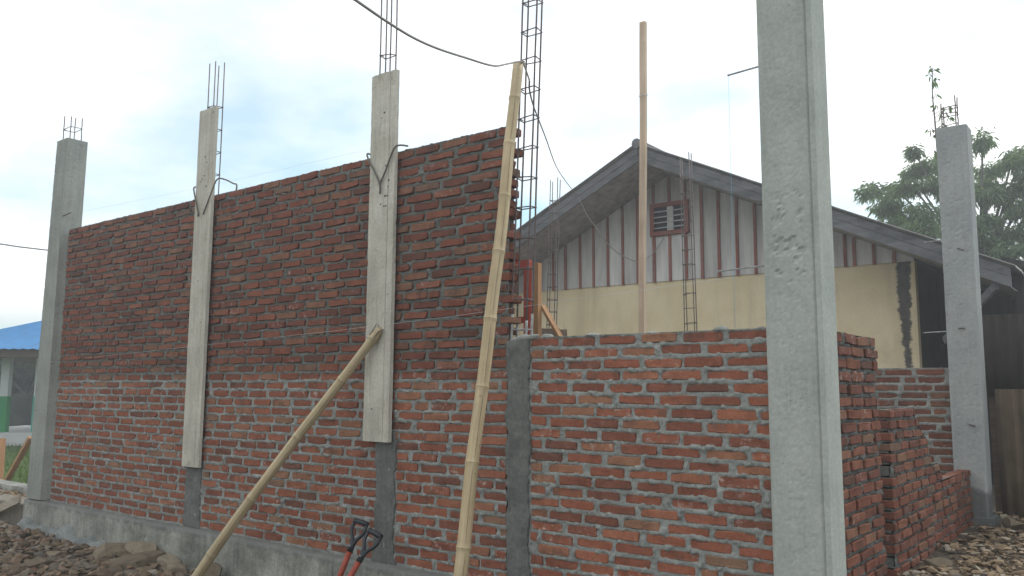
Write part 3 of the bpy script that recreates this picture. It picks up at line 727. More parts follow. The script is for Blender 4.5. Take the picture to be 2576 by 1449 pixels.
# =================================================================== ground
def ground_z(x, y):
    x = np.asarray(x, float); y = np.asarray(y, float)
    z = -.43 + 0 * x
    inside = sstep(-7.2, -7.0, x) * sstep(.1, .25, y) * (1 - sstep(1.7, 1.8, x))
    z = z + inside * .40
    right = sstep(1.70, 1.80, x) * sstep(-1.2, .2, y); z = z * (1 - right) + right * (.075 + .0 * x)
    far = sstep(9, 14, y); z = z * (1 - far) - .43 * far
    z = z + .05 * (fbm(x * .9, y * .9, 3, 3) - .5) * sstep(-30, -9, -np.abs(x) * 0 - np.hypot(x, y)) * 1.2
    return z
def mat_ground():
    m = M('earth_and_grass', .95, .1); x, y, z = m.xyz(m.pos)
    n = m.noise(m.pos, 1.3, 5, .6); n2 = m.noise(m.pos, 18, 4, .7)
    dirt = m.mix(m.range(n, .35, .65), (.075, .062, .048), (.125, .104, .08))
    grass = m.mix(m.range(m.noise(m.pos, 3, 4), .35, .65), (.055, .095, .025), (.105, .15, .045))
    edge = m.math('ADD', x, m.math('MULTIPLY', n, 3.0))
    g1 = m.range(edge, -12.0, -10.6, 1.0, 0.0)
    c = m.mix(g1, dirt, grass); c = m.mix(1.0, c, m.ramp(n2, [(.25, .65), (.55, 1.0), (.8, 1.3)]), 'MULTIPLY')
    m.bump(n2, .6, .02); return m.color(c)
xs = np.unique(np.concatenate([np.linspace(-400, -30, 12), np.linspace(-30, -10, 30), np.linspace(-10, 7, 120), np.linspace(7, 30, 15), np.linspace(30, 400, 12)]))
ys = np.unique(np.concatenate([np.linspace(-400, -12, 12), np.linspace(-12, -3, 20), np.linspace(-3, 9, 110), np.linspace(9, 40, 25), np.linspace(40, 400, 12)]))
X, Y = np.meshgrid(xs, ys, indexing='ij')
o = gpart('ground', np.stack([X, Y, ground_z(X, Y)], -1), mat_ground()); o['kind'] = 'structure'

# =================================================================== rubble and rocks
def mat_stone(name, stops):
    m = M(name, .92, .15)
    r = m.math('FRACT', m.math('ADD', m.rnd, m.geo.outputs['Random Per Island']))
    c = m.ramp(r, stops); n = m.noise(m.pos, 14, 5, .65)
    c = m.mix(1.0, c, m.ramp(n, [(.25, .62), (.5, 1.0), (.78, 1.3)]), 'MULTIPLY')
    m.bump(m.noise(m.pos, 60, 5, .7), .6, .006); return m.color(c)
MT['gravel'] = mat_stone('broken_stone', [(0, (.085, .066, .05)), (.2, (.14, .105, .072)), (.4, (.19, .142, .095)), (.6, (.155, .14, .122)), (.78, (.225, .18, .125)), (.9, (.21, .125, .085)), (1, (.27, .25, .21))])
MT['gravel_r'] = mat_stone('tan_broken_stone', [(0, (.10, .072, .048)), (.25, (.18, .128, .08)), (.5, (.24, .172, .108)), (.75, (.29, .22, .145)), (.9, (.22, .19, .155)), (1, (.36, .31, .235))])
MT['rock'] = mat_stone('grey_brown_rock', [(0, (.11, .085, .062)), (.35, (.19, .155, .11)), (.65, (.24, .20, .145)), (1, (.30, .26, .195))])
def ico(sub):
    bm = bmesh.new(); bmesh.ops.create_icosphere(bm, subdivisions=sub, radius=1.0)
    V = np.array([v.co[:] for v in bm.verts]); F = np.array([[v.index for v in f.verts] for f in bm.faces]); bm.free(); return V, F
I1V, I1F = ico(1); I3V, I3F = ico(3)
def gravel(name, label, cat, n, region, mat, seed, smin, smax, zf, power=2.6, flat=(.3, .65)):
    rg = np.random.default_rng(seed); base = []
    for k in range(16):
        v = I1V.copy(); d = rg.normal(size=(7, 3)); d /= np.linalg.norm(d, axis=1)[:, None]
        for q in d:
            h = rg.uniform(.3, .75); e_ = v @ q - h; v = v - np.maximum(e_, 0)[:, None] * q
        base.append(v + rg.normal(0, .03, v.shape))
    Vs, Fs = [], []; c = 0; x0, x1, y0, y1 = region; done = 0
    while done < n:
        x = rg.uniform(x0, x1); y = rg.uniform(y0, y1)
        s = smin + (smax - smin) * rg.random() ** power; zz = zf(x, y)
        if zz is None: done += 1; continue
        v = base[rg.integers(16)] * (s * rg.uniform(.8, 1.3), s * rg.uniform(.6, 1.0), s * rg.uniform(*flat))
        a = rg.uniform(0, 6.28); b = rg.normal(0, .35); ca, sa, cb_, sb = math.cos(a), math.sin(a), math.cos(b), math.sin(b)
        v = v @ np.array([[1, 0, 0], [0, cb_, -sb], [0, sb, cb_]]).T @ np.array([[ca, -sa, 0], [sa, ca, 0], [0, 0, 1]]).T
        Vs.append(v + (x, y, zz + s * .15)); Fs.append(I1F + c); c += len(v); done += 1
    me = bpy.data.meshes.new(name); fast_mesh(me, np.concatenate(Vs), np.concatenate(Fs)); me.materials.append(mat)
    o = place(name, me); return tag(o, label, cat, None, 'stuff')
def zl(x, y):
    if y > -.14 and x > -7.3: return None
    z = float(ground_z(x, y)); heap = .05 * fbm(x * 1.7, y * 2.3, 8, 3) + .05 * math.exp(-((y + .35) / .45) ** 2)
    return z + heap + RNG.uniform(0, .03)
gravel('rubble_stones', 'loose broken stone rubble along the footing at lower left', 'rubble', 15000, (-9.2, -1.2, -2.2, -.14), MT['gravel'], 5, .010, .095, zl, 3.6)
def zr(x, y):
    if x < 1.90 and y > -.1: return None
    if x < 1.92 + .22 * vn(x * 2.0, y * 2.4, 21) and RNG.random() < .75: return None
    if 1.68 < x < 2.06 and 4.24 < y < 4.62: return None
    z = float(ground_z(x, y)); return z + .03 * fbm(x * 2, y * 2, 9, 2) + RNG.uniform(0, .025)
gravel('gravel_stones', 'tan broken gravel heaped beside the side brick wall', 'gravel', 15000, (1.86, 4.6, .3, 6.2), MT['gravel_r'], 6, .009, .065, zr, 4.0, (.22, .5))
gravel('brick_rubble', 'orange brick chips between the ground beams at far left', 'rubble', 1400, (-11.0, -7.3, .2, .55), MT['gravel_r'], 7, .015, .06, lambda x, y: -.16 + .05 * fbm(x * 3, y * 3, 4, 2))
def rock(label, pos, size, seed, flat=.75, mat=None, name='rock'):
    rg = np.random.default_rng(seed); v = I3V.copy()
    for k in range(11):
        q = rg.normal(size=3); q /= np.linalg.norm(q); h = rg.uniform(.42, .78); e_ = v @ q - h; v = v - np.maximum(e_, 0)[:, None] * q
    v = v + .05 * (np.stack([fbm(v[:, 0] * 3 + k, v[:, 1] * 3 + v[:, 2] * 2, seed + k, 3) for k in range(3)], 1) - .5)
    v = v * (size * rg.uniform(.9, 1.15), size * rg.uniform(.8, 1.0), size * flat)
    a = rg.uniform(0, 6.28); R_ = np.array([[math.cos(a), -math.sin(a), 0], [math.sin(a), math.cos(a), 0], [0, 0, 1]]); v = v @ R_.T + np.array(pos)
    return solo(name, v, [tuple(map(int, f)) for f in I3F], mat or MT['rock'], label, 'rock', 'larger rocks in the rubble')
rock('largest flat-topped tan rock in the rubble, at the bottom edge', (-4.10, -.36, -.37), 0.294, 1, .72)
rock('dark brown rock against the footing behind the largest tan rock', (-4.42, -.20, -.29), 0.238, 2, .85)
rock('long grey-brown boulder half buried by the footing, left of the dark rock', (-4.72, -.22, -.34), 0.252, 3, .75)
rock('small upright rock just left of the largest tan rock', (-4.06, -.62, -.36), 0.133, 4, 1.0)
rock('yellowish rounded rock beside the foot of the bamboo prop', (-3.62, -.33, -.38), 0.175, 5, .8)
rock('pale grey flat rock lying in the left part of the rubble', (-5.02, -.86, -.34), 0.154, 6, .55)
rock('brown slab-like rock in the middle of the rubble', (-4.62, -.52, -.36), 0.168, 7, .5)
rock('pointed dark rock right of the bamboo prop against the footing', (-3.22, -.24, -.36), 0.140, 8, 1.2)
rock('mid brown rock between the dark rock and the bamboo prop', (-4.02, -.16, -.36), 0.168, 10, .8)
rock('big brown stone lying on the tan gravel beside the rear column', (2.22, 4.05, .13), .12, 9, .7)
rock('flat tan slab on the gravel at the foot of the side wall', (2.02, 1.95, .11), .11, 12, .45)

low = [o for o in COL.objects if o.name == 'low_brick_wall'][0]
for i, (x, z, r, l) in enumerate(((1.34, 1.626, .034, 1.5), (1.58, 1.626, .02, 1.4), (.46, 1.630, .022, 2.2), (.9, 1.628, .016, 3.0), (.11, 1.630, .03, 1.5))):
    rg = np.random.default_rng(90 + i); v = I3V.copy(); v = v * (1 + .5 * (fbm(v[:, 0] * 2.2 + i, v[:, 1] * 2.2 + v[:, 2], 5 + i, 3) - .5))[:, None]; v = v * (r * l, .045, r * .8) + (x, .045, z)
    part('mortar_dab', v, [tuple(map(int, f)) for f in I3F], MT['mortar_low'], low, True)

# =================================================================== left edge: plank, stakes, pavilion, trees
V, F = beam((-7.33, -.10, -.015), (-8.6, -.11, -.40), .025, .10, (0, .2, 1))
solo('loose_plank', V, F, MT['wood_grey'], 'weathered plank sloping down from the foot of the far left column', 'plank')
V, F = beam((-12.15, 2.0, .42), (-13.10, 2.0, -.48), .05, .09, (0, 1, 0))
solo('wooden_brace', V, F, MT['wood_orange'], 'orange timber brace slanting on the grass at far left', 'timber')
V, F = beam((-13.30, 2.0, .36), (-13.26, 2.0, -.55), .05, .10, (0, 1, 0))
solo('wooden_stake', V, F, MT['wood_orange'], 'upright brown wooden stake at the left picture edge', 'stake')
# pavilion with the blue roof, 25 m away
MT['blue'] = mat_plain('blue_roof_sheet', (.04, .21, .46), .5, .15, 3, .4)
MT['white_wall'] = mat_plain('white_paint', (.52, .55, .55), .7, .06, 2)
MT['green'] = mat_plain('green_paint', (.03, .24, .08), .6, .1, 2)
MT['teal'] = mat_plain('teal_paint', (.05, .34, .26), .6, .1, 2)
MT['fascia'] = mat_plain('brown_fascia', (.12, .09, .06), .8, .2, 4)
MT['slab'] = mat_plain('pale_slab', (.55, .55, .53), .8, .08, 2)
Rr = np.array([math.cos(YAW), math.sin(YAW), 0]); Rf = np.array([-math.sin(YAW), math.cos(YAW), 0]); PB = np.array([-23.343, 6.867, 0])
def pav(a, b, z): return PB + Rr * a + Rf * b + np.array([0, 0, z])
def pbox(a0, a1, b0, b1, z0, z1):
    V = np.array([pav(a, b, z) for z in (z0, z1) for a, b in ((a0, b0), (a1, b0), (a1, b1), (a0, b1))]); return V, BOXF
t = thing('pavilion', tuple(pav(-1.5, 2, -.45)), 'small open pavilion with bright blue roof at the left edge', 'pavilion')
V, F = pbox(-2.95, 4.8, -.5, 4.5, -.45, -.06); part('floor_slab', V, F, MT['slab'], t)
for a, b, lo in ((0, 0, 'teal'), (-1.02, 0, 'green'), (-2.6, 0, 'green'), (1.6, 4.0, 'teal'), (4.4, 4.0, 'green'), (4.4, 0, 'green')):
    V, F = pbox(a - .13, a + .13, b - .1, b + .1, -.055, 1.0); q = part('post', V, F, MT[lo], t)
    V, F = pbox(a - .12, a + .12, b - .09, b + .09, 1.0, 2.34); part('upper_post', V, F, MT['white_wall'], q)
V, F = pbox(-2.9, 4.8, -1.0, 5.0, 2.14, 2.36); part('fascia', V, F, MT['fascia'], t)
A, Bq = (-3.15, 5.0), (-1.2, 5.2); zr0, zr1 = 2.362, 3.85
ncor = 60
def roof_face(c0, c1, r0, r1):
    P = []
    for s in np.linspace(0, 1, ncor * 2 + 1):
        row = []
        for k in np.linspace(0, 1, 5):
            lo = np.array(c0) + (np.array(c1) - c0) * s; hi = np.array(r0) + (np.array(r1) - r0) * s; p_ = lo + (hi - lo) * k
            row.append(pav(p_[0], p_[1], p_[2] + .018 * math.cos(s * ncor * math.pi)))
        P.append(row)
    return np.array(P)
rl, rrr = (.8, 2.0, zr1), (1.9, 2.0, zr1)
c = [(A[0], Bq[0], zr0), (A[1], Bq[0], zr0), (A[1], Bq[1], zr0), (A[0], Bq[1], zr0)]
for c0, c1, r0, r1 in ((c[0], c[1], rl, rrr), (c[1], c[2], rrr, rrr), (c[2], c[3], rrr, rl), (c[3], c[0], rl, rl)):
    gpart('roof_slope', roof_face(c0, c1, r0, r1), MT['blue'], t, False)
# dark garden wall behind the pavilion
V, F = pbox(-14, 6, 7.5, 7.75, -.45, 1.0)
solo('garden_wall', V, F, mat_concrete('dark_masonry', (.035, .04, .035), (.075, .08, .07), .3), 'dark garden wall behind the blue-roofed pavilion', 'wall')

# ------------------------------------------------------------------ foliage
def mat_leaf(name, a, b, c_):
    m = M(name, .55, .35)
    r = m.geo.outputs['Random Per Island']; m.b.inputs['Roughness'].default_value = .75; m.b.inputs['Specular IOR Level'].default_value = .2; c = m.ramp(r, [(0, a), (.5, b), (1, c_)])
    c = m.mix(1.0, c, m.ramp(m.noise(m.pos, 1.4, 3), [(.3, .72), (.65, 1.2)]), 'MULTIPLY')
    tr = m.t.nodes.new('ShaderNodeBsdfTranslucent'); m.inp(tr.inputs[0], m.mix(1.0, c, (1.1, 1.35, .6), 'MULTIPLY'))
    mx = m.t.nodes.new('ShaderNodeMixShader'); mx.inputs[0].default_value = .45
    out = m.t.nodes['Material Output']; m.t.links.new(m.b.outputs[0], mx.inputs[1]); m.t.links.new(tr.outputs[0], mx.inputs[2]); m.t.links.new(mx.outputs[0], out.inputs[0])
    return m.color(c)
MT['leaf'] = mat_leaf('broad_leaf', (.09, .14, .08), (.14, .20, .11), (.21, .27, .16))
MT['leaf_dark'] = mat_leaf('far_leaf', (.022, .045, .016), (.036, .068, .022), (.06, .10, .03))
MT['bark'] = mat_plain('bark', (.16, .15, .135), .9, .3, 10, .1, 0, .5, 30)
def leaves(centers, dirs, per, length, width, rg, droop=.8, spread=.16):
    """whorls of hanging lance-shaped leaves -> verts, quads"""
    n = len(centers) * per
    C = np.repeat(centers, per, 0) + rg.normal(0, spread * .35, (n, 3))
    a = rg.uniform(0, 2 * np.pi, n); d = np.stack([np.cos(a), np.sin(a), rg.normal(-droop, .45, n)], 1) + np.repeat(dirs, per, 0) * .5
    d /= np.linalg.norm(d, axis=1)[:, None]; s = np.cross(d, rg.normal(size=(n, 3))); s /= np.linalg.norm(s, axis=1)[:, None]
    L = (length * rg.uniform(.6, 1.25, n))[:, None]; W = (width * rg.uniform(.7, 1.2, n))[:, None]
    dn = np.array([0, 0, -1.0]); p0 = C + d * L * .12; p1 = C + d * L * .55 + dn * L * .04; p2 = C + d * L + dn * L * .22
    V = np.stack([p0, p1 + s * W / 2, p2, p1 - s * W / 2], 1).reshape(-1, 3)
    return V, np.arange(len(V)).reshape(-1, 4)
def leaf_obj(name, V, q, mat, parent):
    me = bpy.data.meshes.new(name); fast_mesh(me, V - WL[parent.name], q); me.materials.append(mat); return place(name, me, parent)
def tree(label, base, height, lobes, per, mat, seed, density=40, leaf=(.30, .085), name='leafy_tree', trunk_r=.16, droop=.8):
    """lobes: (x, y, z, rx, ry, rz) flat clumps carried by limbs"""
    rg = np.random.default_rng(seed); t = thing(name, base, label, 'tree'); base = np.array(base, float)
    fork = base + (0, 0, height); items = [tube(smooth_path([base, base + (.1, .05, height * .5), fork], 4), list(np.linspace(trunk_r, trunk_r * .7, 9)), 9)]
    C, D = [], []
    for (x, y, z, rx, ry, rz) in lobes:
        c = np.array([x, y, z]); mid = fork + (c - fork) * .5 + (0, 0, .12)
        items.append(tube(smooth_path([fork + rg.normal(0, .03, 3), mid, c], 4), list(np.linspace(trunk_r * .45, .018, 9)), 6))
        n = int(density * (rx * ry) ** .75 + density * .3)
        v = rg.normal(size=(n, 3)); v /= np.linalg.norm(v, axis=1)[:, None]; r = rg.random(n) ** .45
        pts = c + v * r[:, None] * (rx, ry, rz); pts[:, 2] -= .12 * ((pts[:, 0] - x) ** 2 / rx ** 2 + (pts[:, 1] - y) ** 2 / ry ** 2) * rz
        C.append(pts); D.append(v)
        for p_ in pts[::5]:
            items.append(tube([c + (p_ - c) * .1, c + (p_ - c) * .6 - (0, 0, .03), p_], [.014, .008, .004], 4))
    V, F = join(items); part('trunk', V, F, MT['bark'], t, True)
    V, q = leaves(np.concatenate(C), np.concatenate(D), per, leaf[0], leaf[1], rg, droop); leaf_obj('crown', V, q, mat, t)
    return t
lob = []
rgt = np.random.default_rng(12)
for (x, z, rx, rz) in ((-2.05, 6.25, .42, .22), (-1.62, 6.3, .40, .2), (-1.25, 6.62, .42, .18), (-.85, 6.72, .45, .25), (-1.95, 5.85, .38, .18), (-1.55, 5.72, .45, .22), (-1.05, 6.12, .5, .24), (-.85, 5.42, .5, .26), (-1.35, 5.28, .48, .24), (-1.62, 5.42, .3, .18), (-.45, 6.2, .5, .3), (-.3, 5.3, .5, .35), (-.75, 4.95, .5, .28),
                       (-1.1, 4.9, .4, .25), (.48, 6.95, .25, .28), (.35, 6.55, .4, .25), (.95, 6.72, .42, .28), (1.35, 6.72, .4, .25), (1.1, 6.42, .5, .22), (.35, 6.1, .4, .2), (.95, 5.9, .55, .2), (1.45, 6.05, .5, .25), (.5, 5.72, .45, .2), (1.05, 5.38, .55, .22), (1.5, 5.3, .45, .3), (.35, 5.2, .45, .25), (.85, 4.85, .5, .25), (.5, 4.5, .45, .25), (1.35, 4.9, .45, .3), (.2, 4.8, .4, .3), (1.9, 6.3, .6, .3), (2.3, 5.6, .7, .4), (2.0, 4.9, .6, .35), (.9, 4.35, .4, .2), (-.2, 6.75, .45, .25), (-.1, 5.8, .5, .3), (-1.08, 7.1, .10, .12), (.0, 4.4, .5, .3)):
    lob.append((x, 17 + rgt.normal(0, .55), z, rx * .80, rx * .7, rz * .80))
tree('broad leafy tree with hanging leaves rising behind the house roof at right', (.15, 17.2, -.43), 4.1, lob, 15, MT['leaf'], 3, 68, (.18, .045), trunk_r=.11)
# slender sapling behind the rear column
t = thing('sapling', (1.64, 5.4, .0), 'thin leafy sapling sticking up behind the slim rear column', 'tree')
pth = smooth_path([(1.66, 5.4, .0), (1.60, 5.4, 1.5), (1.57, 5.4, 3.0), (1.545, 5.4, 4.2), (1.535, 5.4, 4.55), (1.548, 5.4, 4.85)], 4)
its = [tube(pth, list(np.linspace(.016, .0045, len(pth))), 6)]
rgs = np.random.default_rng(4); cs, ds = [], []
for z, dx in ((4.86, 0), (4.84, .03), (4.80, -.02), (4.74, .03), (4.70, .02), (4.55, .03), (4.42, .03), (4.38, .13), (4.33, .10), (4.28, .15), (4.2, .1), (4.18, -.04), (4.1, .02), (4.02, .05), (3.9, -.02), (3.7, .05)):
    cs.append((1.54 + dx, 5.4 + rgs.normal(0, .03), z)); ds.append((dx, 0, 0)); its.append(tube([(1.54, 5.4, z - .05), (1.54 + dx, 5.4, z)], .003, 4))
V, F = join(its); part('stem', V, F, MT['bark'], t, True)
V, q = leaves(np.array(cs), np.array(ds), 5, .09, .026, rgs, .9, .03); leaf_obj('crown', V, q, MT['leaf'], t)
# far trees behind the pavilion
for i, (a, b, z, r) in enumerate(((-10.6, 17, 2.1, 3.0), (-8.9, 15, 2.1, 3.0), (-6.0, 17, 2.1, 2.8), (-2.5, 16, 1.6, 2.8), (-14, 18, 2.2, 3.5))):
    p_ = pav(a, b, 0); rg_ = np.random.default_rng(30 + i)
    lb = [(p_[0] + rg_.normal(0, r * .4), p_[1] + rg_.normal(0, r * .4), z + rg_.uniform(-.8, .9), r * .45, r * .45, r * .28) for _ in range(9)]
    tree(['dark round tree seen left of the pavilion', 'dark leafy tree right behind the pavilion posts', 'dark leafy tree behind the right pavilion post', 'dark tree hidden mostly by the far left column', 'dark tree left of the pavilion outside the picture'][i], (p_[0], p_[1], -.45), 1.2, lb, 8, MT['leaf_dark'], 40 + i, 34, (.5, .24), 'far_tree', .2)
# grass tufts on the left
rg_ = np.random.default_rng(77); n = 9000; gx = rg_.uniform(-26, -12.2, n); gy = rg_.uniform(.5, 9, n); gz = ground_z(gx, gy); hgt = rg_.uniform(.05, .16, n); aa = rg_.uniform(0, 6.28, n); wv = np.stack([np.cos(aa), np.sin(aa), 0 * aa], 1) * .012
p_ = np.stack([gx, gy, gz], 1); tip = p_ + np.stack([rg_.normal(0, .05, n), rg_.normal(0, .05, n), hgt], 1)
V = np.stack([p_ - wv, p_ + wv, tip], 1).reshape(-1, 3); me = bpy.data.meshes.new('grass_tufts'); fast_mesh(me, V, np.arange(len(V)).reshape(-1, 3)); me.materials.append(mat_leaf('grass_blade', (.06, .10, .03), (.09, .14, .04), (.14, .18, .06)))
tag(place('grass_tufts', me), 'short rough grass on the plot at far left', 'grass', None, 'stuff')

# =================================================================== house behind
RX, RZ, SL = -3.306, 5.06, .4735; YW, YB = 8.6, 7.5; EL, ER = -8.53, 1.925
zs_ = lambda x: RZ - SL * abs(x - RX)
def mat_yellow():
    m = M('yellow_plaster', .85, .2); x, y, z = m.xyz(m.pos)
    n = m.noise(m.pos, 1.5, 4); c = m.mix(m.range(n, .35, .65), (.66, .545, .345), (.73, .615, .41))
    c = m.mix(1.0, c, m.ramp(m.noise(m.pos, 40, 3), [(.3, .93), (.7, 1.06)]), 'MULTIPLY')
    c = m.mix(1.0, c, m.ramp(m.noise(m.map(m.pos, (1, 1, .10)), 4.5, 5, .6), [(.3, .86), (.5, 1.0), (.75, 1.04)]), 'MULTIPLY')
    c = m.mix(m.math('MULTIPLY', m.range(m.noise(m.pos, 1.1, 5, .65), .56, .72), .35), c, (.40, .34, .25))
    # damp peeled streak near the corner
    cz = m.math('ADD', .435, m.math('MULTIPLY', m.math('SUBTRACT', m.noise(m.map(m.pos, (0, 0, 1)), 2.6, 4, .7), .5), .26))
    d = m.math('ABSOLUTE', m.math('SUBTRACT', x, cz)); w = m.math('ADD', m.range(z, 1.3, 3.2, .035, .10), m.math('MULTIPLY', m.math('SUBTRACT', m.noise(m.pos, 9, 5, .7), .5), .12))
    c = m.mix(m.range(m.math('SUBTRACT', d, w), -.02, .02, 1.0, 0.0), c, m.ramp(m.noise(m.pos, 14, 4, .7), [(.3, (.05, .047, .047)), (.7, (.13, .115, .10))]))
    pass
    m.bump(m.noise(m.pos, 45, 4), .3, .004); return m.color(c)
def mat_panel():
    m = M('weathered_gable_sheet', .9, .15)
    st = m.noise(m.map(m.pos, (1, 1, .12)), 9, 5, .65); n2 = m.noise(m.pos, 26, 5, .7)
    c = m.mix(m.range(st, .3, .7), (.46, .445, .43), (.63, .61, .58))
    c = m.mix(1.0, c, m.ramp(m.rnd, [(0, .84), (1, 1.12)]), 'MULTIPLY')
    c = m.mix(m.math('MULTIPLY', m.range(n2, .58, .72), .55), c, (.24, .235, .23)); m.bump(n2, .3, .004); return m.color(c)
MT['dark_wall'] = mat_plain('dark_plaster', (.055, .048, .038), .9, .4, 4)  # dark brown for the side and back walls
MT['yellow'] = mat_yellow(); MT['panel'] = mat_panel()
MT['batten'] = mat_wood('faded_red_batten', (.23, .072, .052), (.31, .115, .088), 2, .85, 'pos', 30, .35, (.24, .19, .17))
MT['barge'] = mat_wood('grey_weathered_board', (.085, .088, .094), (.155, .157, .163), 0, .9, 'pos', 16, .4, (.19, .188, .188))
MT['soffit'] = mat_plain('stained_soffit', (.34, .32, .31), .9, .45, 7)
MT['zinc'] = mat_plain('old_zinc_roof', (.26, .25, .24), .55, .35, 5, .4, .3)
MT['dark_in'] = mat_plain('room_shade', (.015, .016, .018), .9, .2)  # darkness of the room painted as a flat near-black
MT['bar_white'] = mat_plain('white_window_bar', (.50, .52, .52), .6, .15, 20)
t = thing('yellow_house', (RX, YW, -.45), 'yellow house with weathered panelled gable and grey barge boards', 'house')
H = t
V, F = box(-7.3, .59, YW, YW + .15, -.45, 3.19); part('gable_wall', V, F, MT['yellow'], H)
V, F = box(.44, .59, YW + .151, 16, -.45, 3.225); part('side_wall', V, F, MT['dark_wall'], H)
V, F = box(-7.3, 1.9, 15.8, 15.9, -.45, 2.7); part('back_wall', V, F, MT['dark_wall'], H)
V, F = box(-7.3, -7.15, YW + .151, 15.79, -.45, 3.1); part('side_wall', V, F, MT['dark_wall'], H)
bat = [-7.0, -6.69, -6.385, -6.08, -5.785, -5.50, -5.172, -4.876, -4.566, -4.253, -3.947, -3.617, -3.311, -3.007, -2.708, -2.404, -2.085, -1.776, -1.475, -1.175, -.88, -.62, -.37, -.237, .043, .322]
WX0, WX1, WZ0, WZ1 = -3.67, -2.935, 3.98, 4.56
def prism(poly, y0, y1):
    n = len(poly); V = [(x, y0, z) for x, z in poly] + [(x, y1, z) for x, z in poly]
    return np.array(V, float), [tuple(range(n)), tuple(range(2 * n - 1, n - 1, -1))] + [(i, i + n, (i + 1) % n + n, (i + 1) % n) for i in range(n)]
edges = sorted([-7.3] + bat + [.585, WX0, WX1])
for a, b in zip(edges[:-1], edges[1:]):
    if b - a < .02: continue
    a += .003; b -= .003
    if zs_(a) < 3.26 and zs_(b) < 3.26: continue
    def poly(zlo, zhi=None):
        if zhi is not None: return [(a, zlo), (b, zlo), (b, zhi), (a, zhi)]
        pl_ = [(a, zlo), (b, zlo), (b, max(zlo + .01, zs_(b)))]
        if a < RX < b: pl_.append((RX, zs_(RX)))
        return pl_ + [(a, max(zlo + .01, zs_(a)))]
    lo = [poly(3.175)]
    if b > WX0 + .02 and a < WX1 - .02: lo = [poly(3.175, WZ0 + .01), poly(WZ1 - .01)]
    for pg in lo:
        V, F = prism(pg, YW - .02 - RNG.uniform(0, .004), YW - .001); part('gable_panel', V, F, MT['panel'], H)
for x in bat:
    segs = [(3.165, zs_(x) - .003)]
    if WX0 < x < WX1: segs = [(3.165, WZ0), (WZ1, zs_(x) - .003)]
    for z0_, z1_ in segs:
        if z1_ - z0_ > .04:
            w = .024 + RNG.uniform(-.003, .003); V, F = box(x - w, x + w, YW - .048, YW - .0245, z0_, z1_); part('batten', V, F, MT['batten'], H)
# window; flat near-black plate stands for the unlit room
w = part('window_shade_plate', *box(WX0 + .03, WX1 - .03, YW - .03, YW - .0255, WZ0 + .03, WZ1 - .03), MT['dark_in'], H)
for n_, q in (('window_frame', box(WX0, WX0 + .075, YW - .085, YW - .025, WZ0, WZ1)), ('window_frame', box(WX1 - .075, WX1, YW - .085, YW - .025, WZ0, WZ1)), ('window_frame', box(WX0 + .076, WX1 - .076, YW - .083, YW - .025, WZ1 - .075, WZ1)), ('window_frame', box(WX0 + .076, WX1 - .076, YW - .083, YW - .025, WZ0, WZ0 + .075))):
    part(n_, q[0], q[1], MT['batten'], w)
part('window_mullion', *box(-3.345, -3.225, YW - .06, YW - .031, WZ0 + .077, WZ1 - .077), MT['panel'], w)
for k in range(4):
    z = WZ0 + .135 + k * .097; V, F = tube([(WX0 + .06, YW - .068, z), (WX1 - .06, YW - .068, z)], .012, 7); part('window_bar', V, F, MT['bar_white'], w)
# barge boards, soffit, roof
def slope_quad(x0, x1, dz0, dz1, y0, y1, mat, name, parent=H):
    V = []
    for y in (y0, y1):
        for x, dz in ((x0, dz0), (x1, dz0), (x1, dz1), (x0, dz1)): V.append((x, y, zs_(x) + dz))
    return part(name, V, [(0, 1, 2, 3), (7, 6, 5, 4), (0, 4, 5, 1), (1, 5, 6, 2), (2, 6, 7, 3), (3, 7, 4, 0)], mat, parent)
for a, b in ((EL, -6.1), (-6.1, RX - .004), (RX + .004, -.24), (-.235, ER)):
    slope_quad(a, b, .0, .128, YB - .03, YB, MT['barge'], 'barge_board')
    slope_quad(a + .002, b - .002, .13, .245, YB - .038, YB, MT['barge'], 'barge_board')
seams = [EL + .05, -7.8, -6.9, -6.0, -5.1, -4.2, RX - .003]
for a, b in list(zip(seams[:-1], seams[1:])) + [(RX + .003, -2.4), (-2.4, -1.5), (-1.5, -.6), (-.6, .3), (.3, 1.2), (1.2, ER - .03)]:
    slope_quad(a + .004, b - .004, .004 + RNG.uniform(0, .006), .022, YB + .002, YW - .002 if b < .62 else 15.5, MT['soffit'], 'soffit_panel')
for s in (-1, 1):
    e_ = EL - .12 if s < 0 else ER + .06; n = 44; P = []
    for i, y in enumerate(np.linspace(YB - .09, 16, 150)):
        P.append([(x, y, zs_(x) + .262 + .016 * math.cos(i * math.pi) + (.02 * fbm(x * 1.3, y * .5, 6, 2) if y < 8 else 0)) for x in np.linspace(RX, e_, 12)])
    o = gpart('roof_sheet', np.array(P) if s > 0 else np.array(P)[::-1], MT['zinc'], H, False); md = o.modifiers.new('thickness', 'SOLIDIFY'); md.thickness = .012
V, F = tube([(RX, YB - .10, RZ + .285), (RX, 16, RZ + .285)], .085, 10); part('ridge_cap', V, F, MT['barge'], H)
V, F = beam((1.75, YB + .03, 2.62), (.95, YB + 1.0, 2.0), .05, .10); part('eave_brace', V, F, MT['barge'], H)
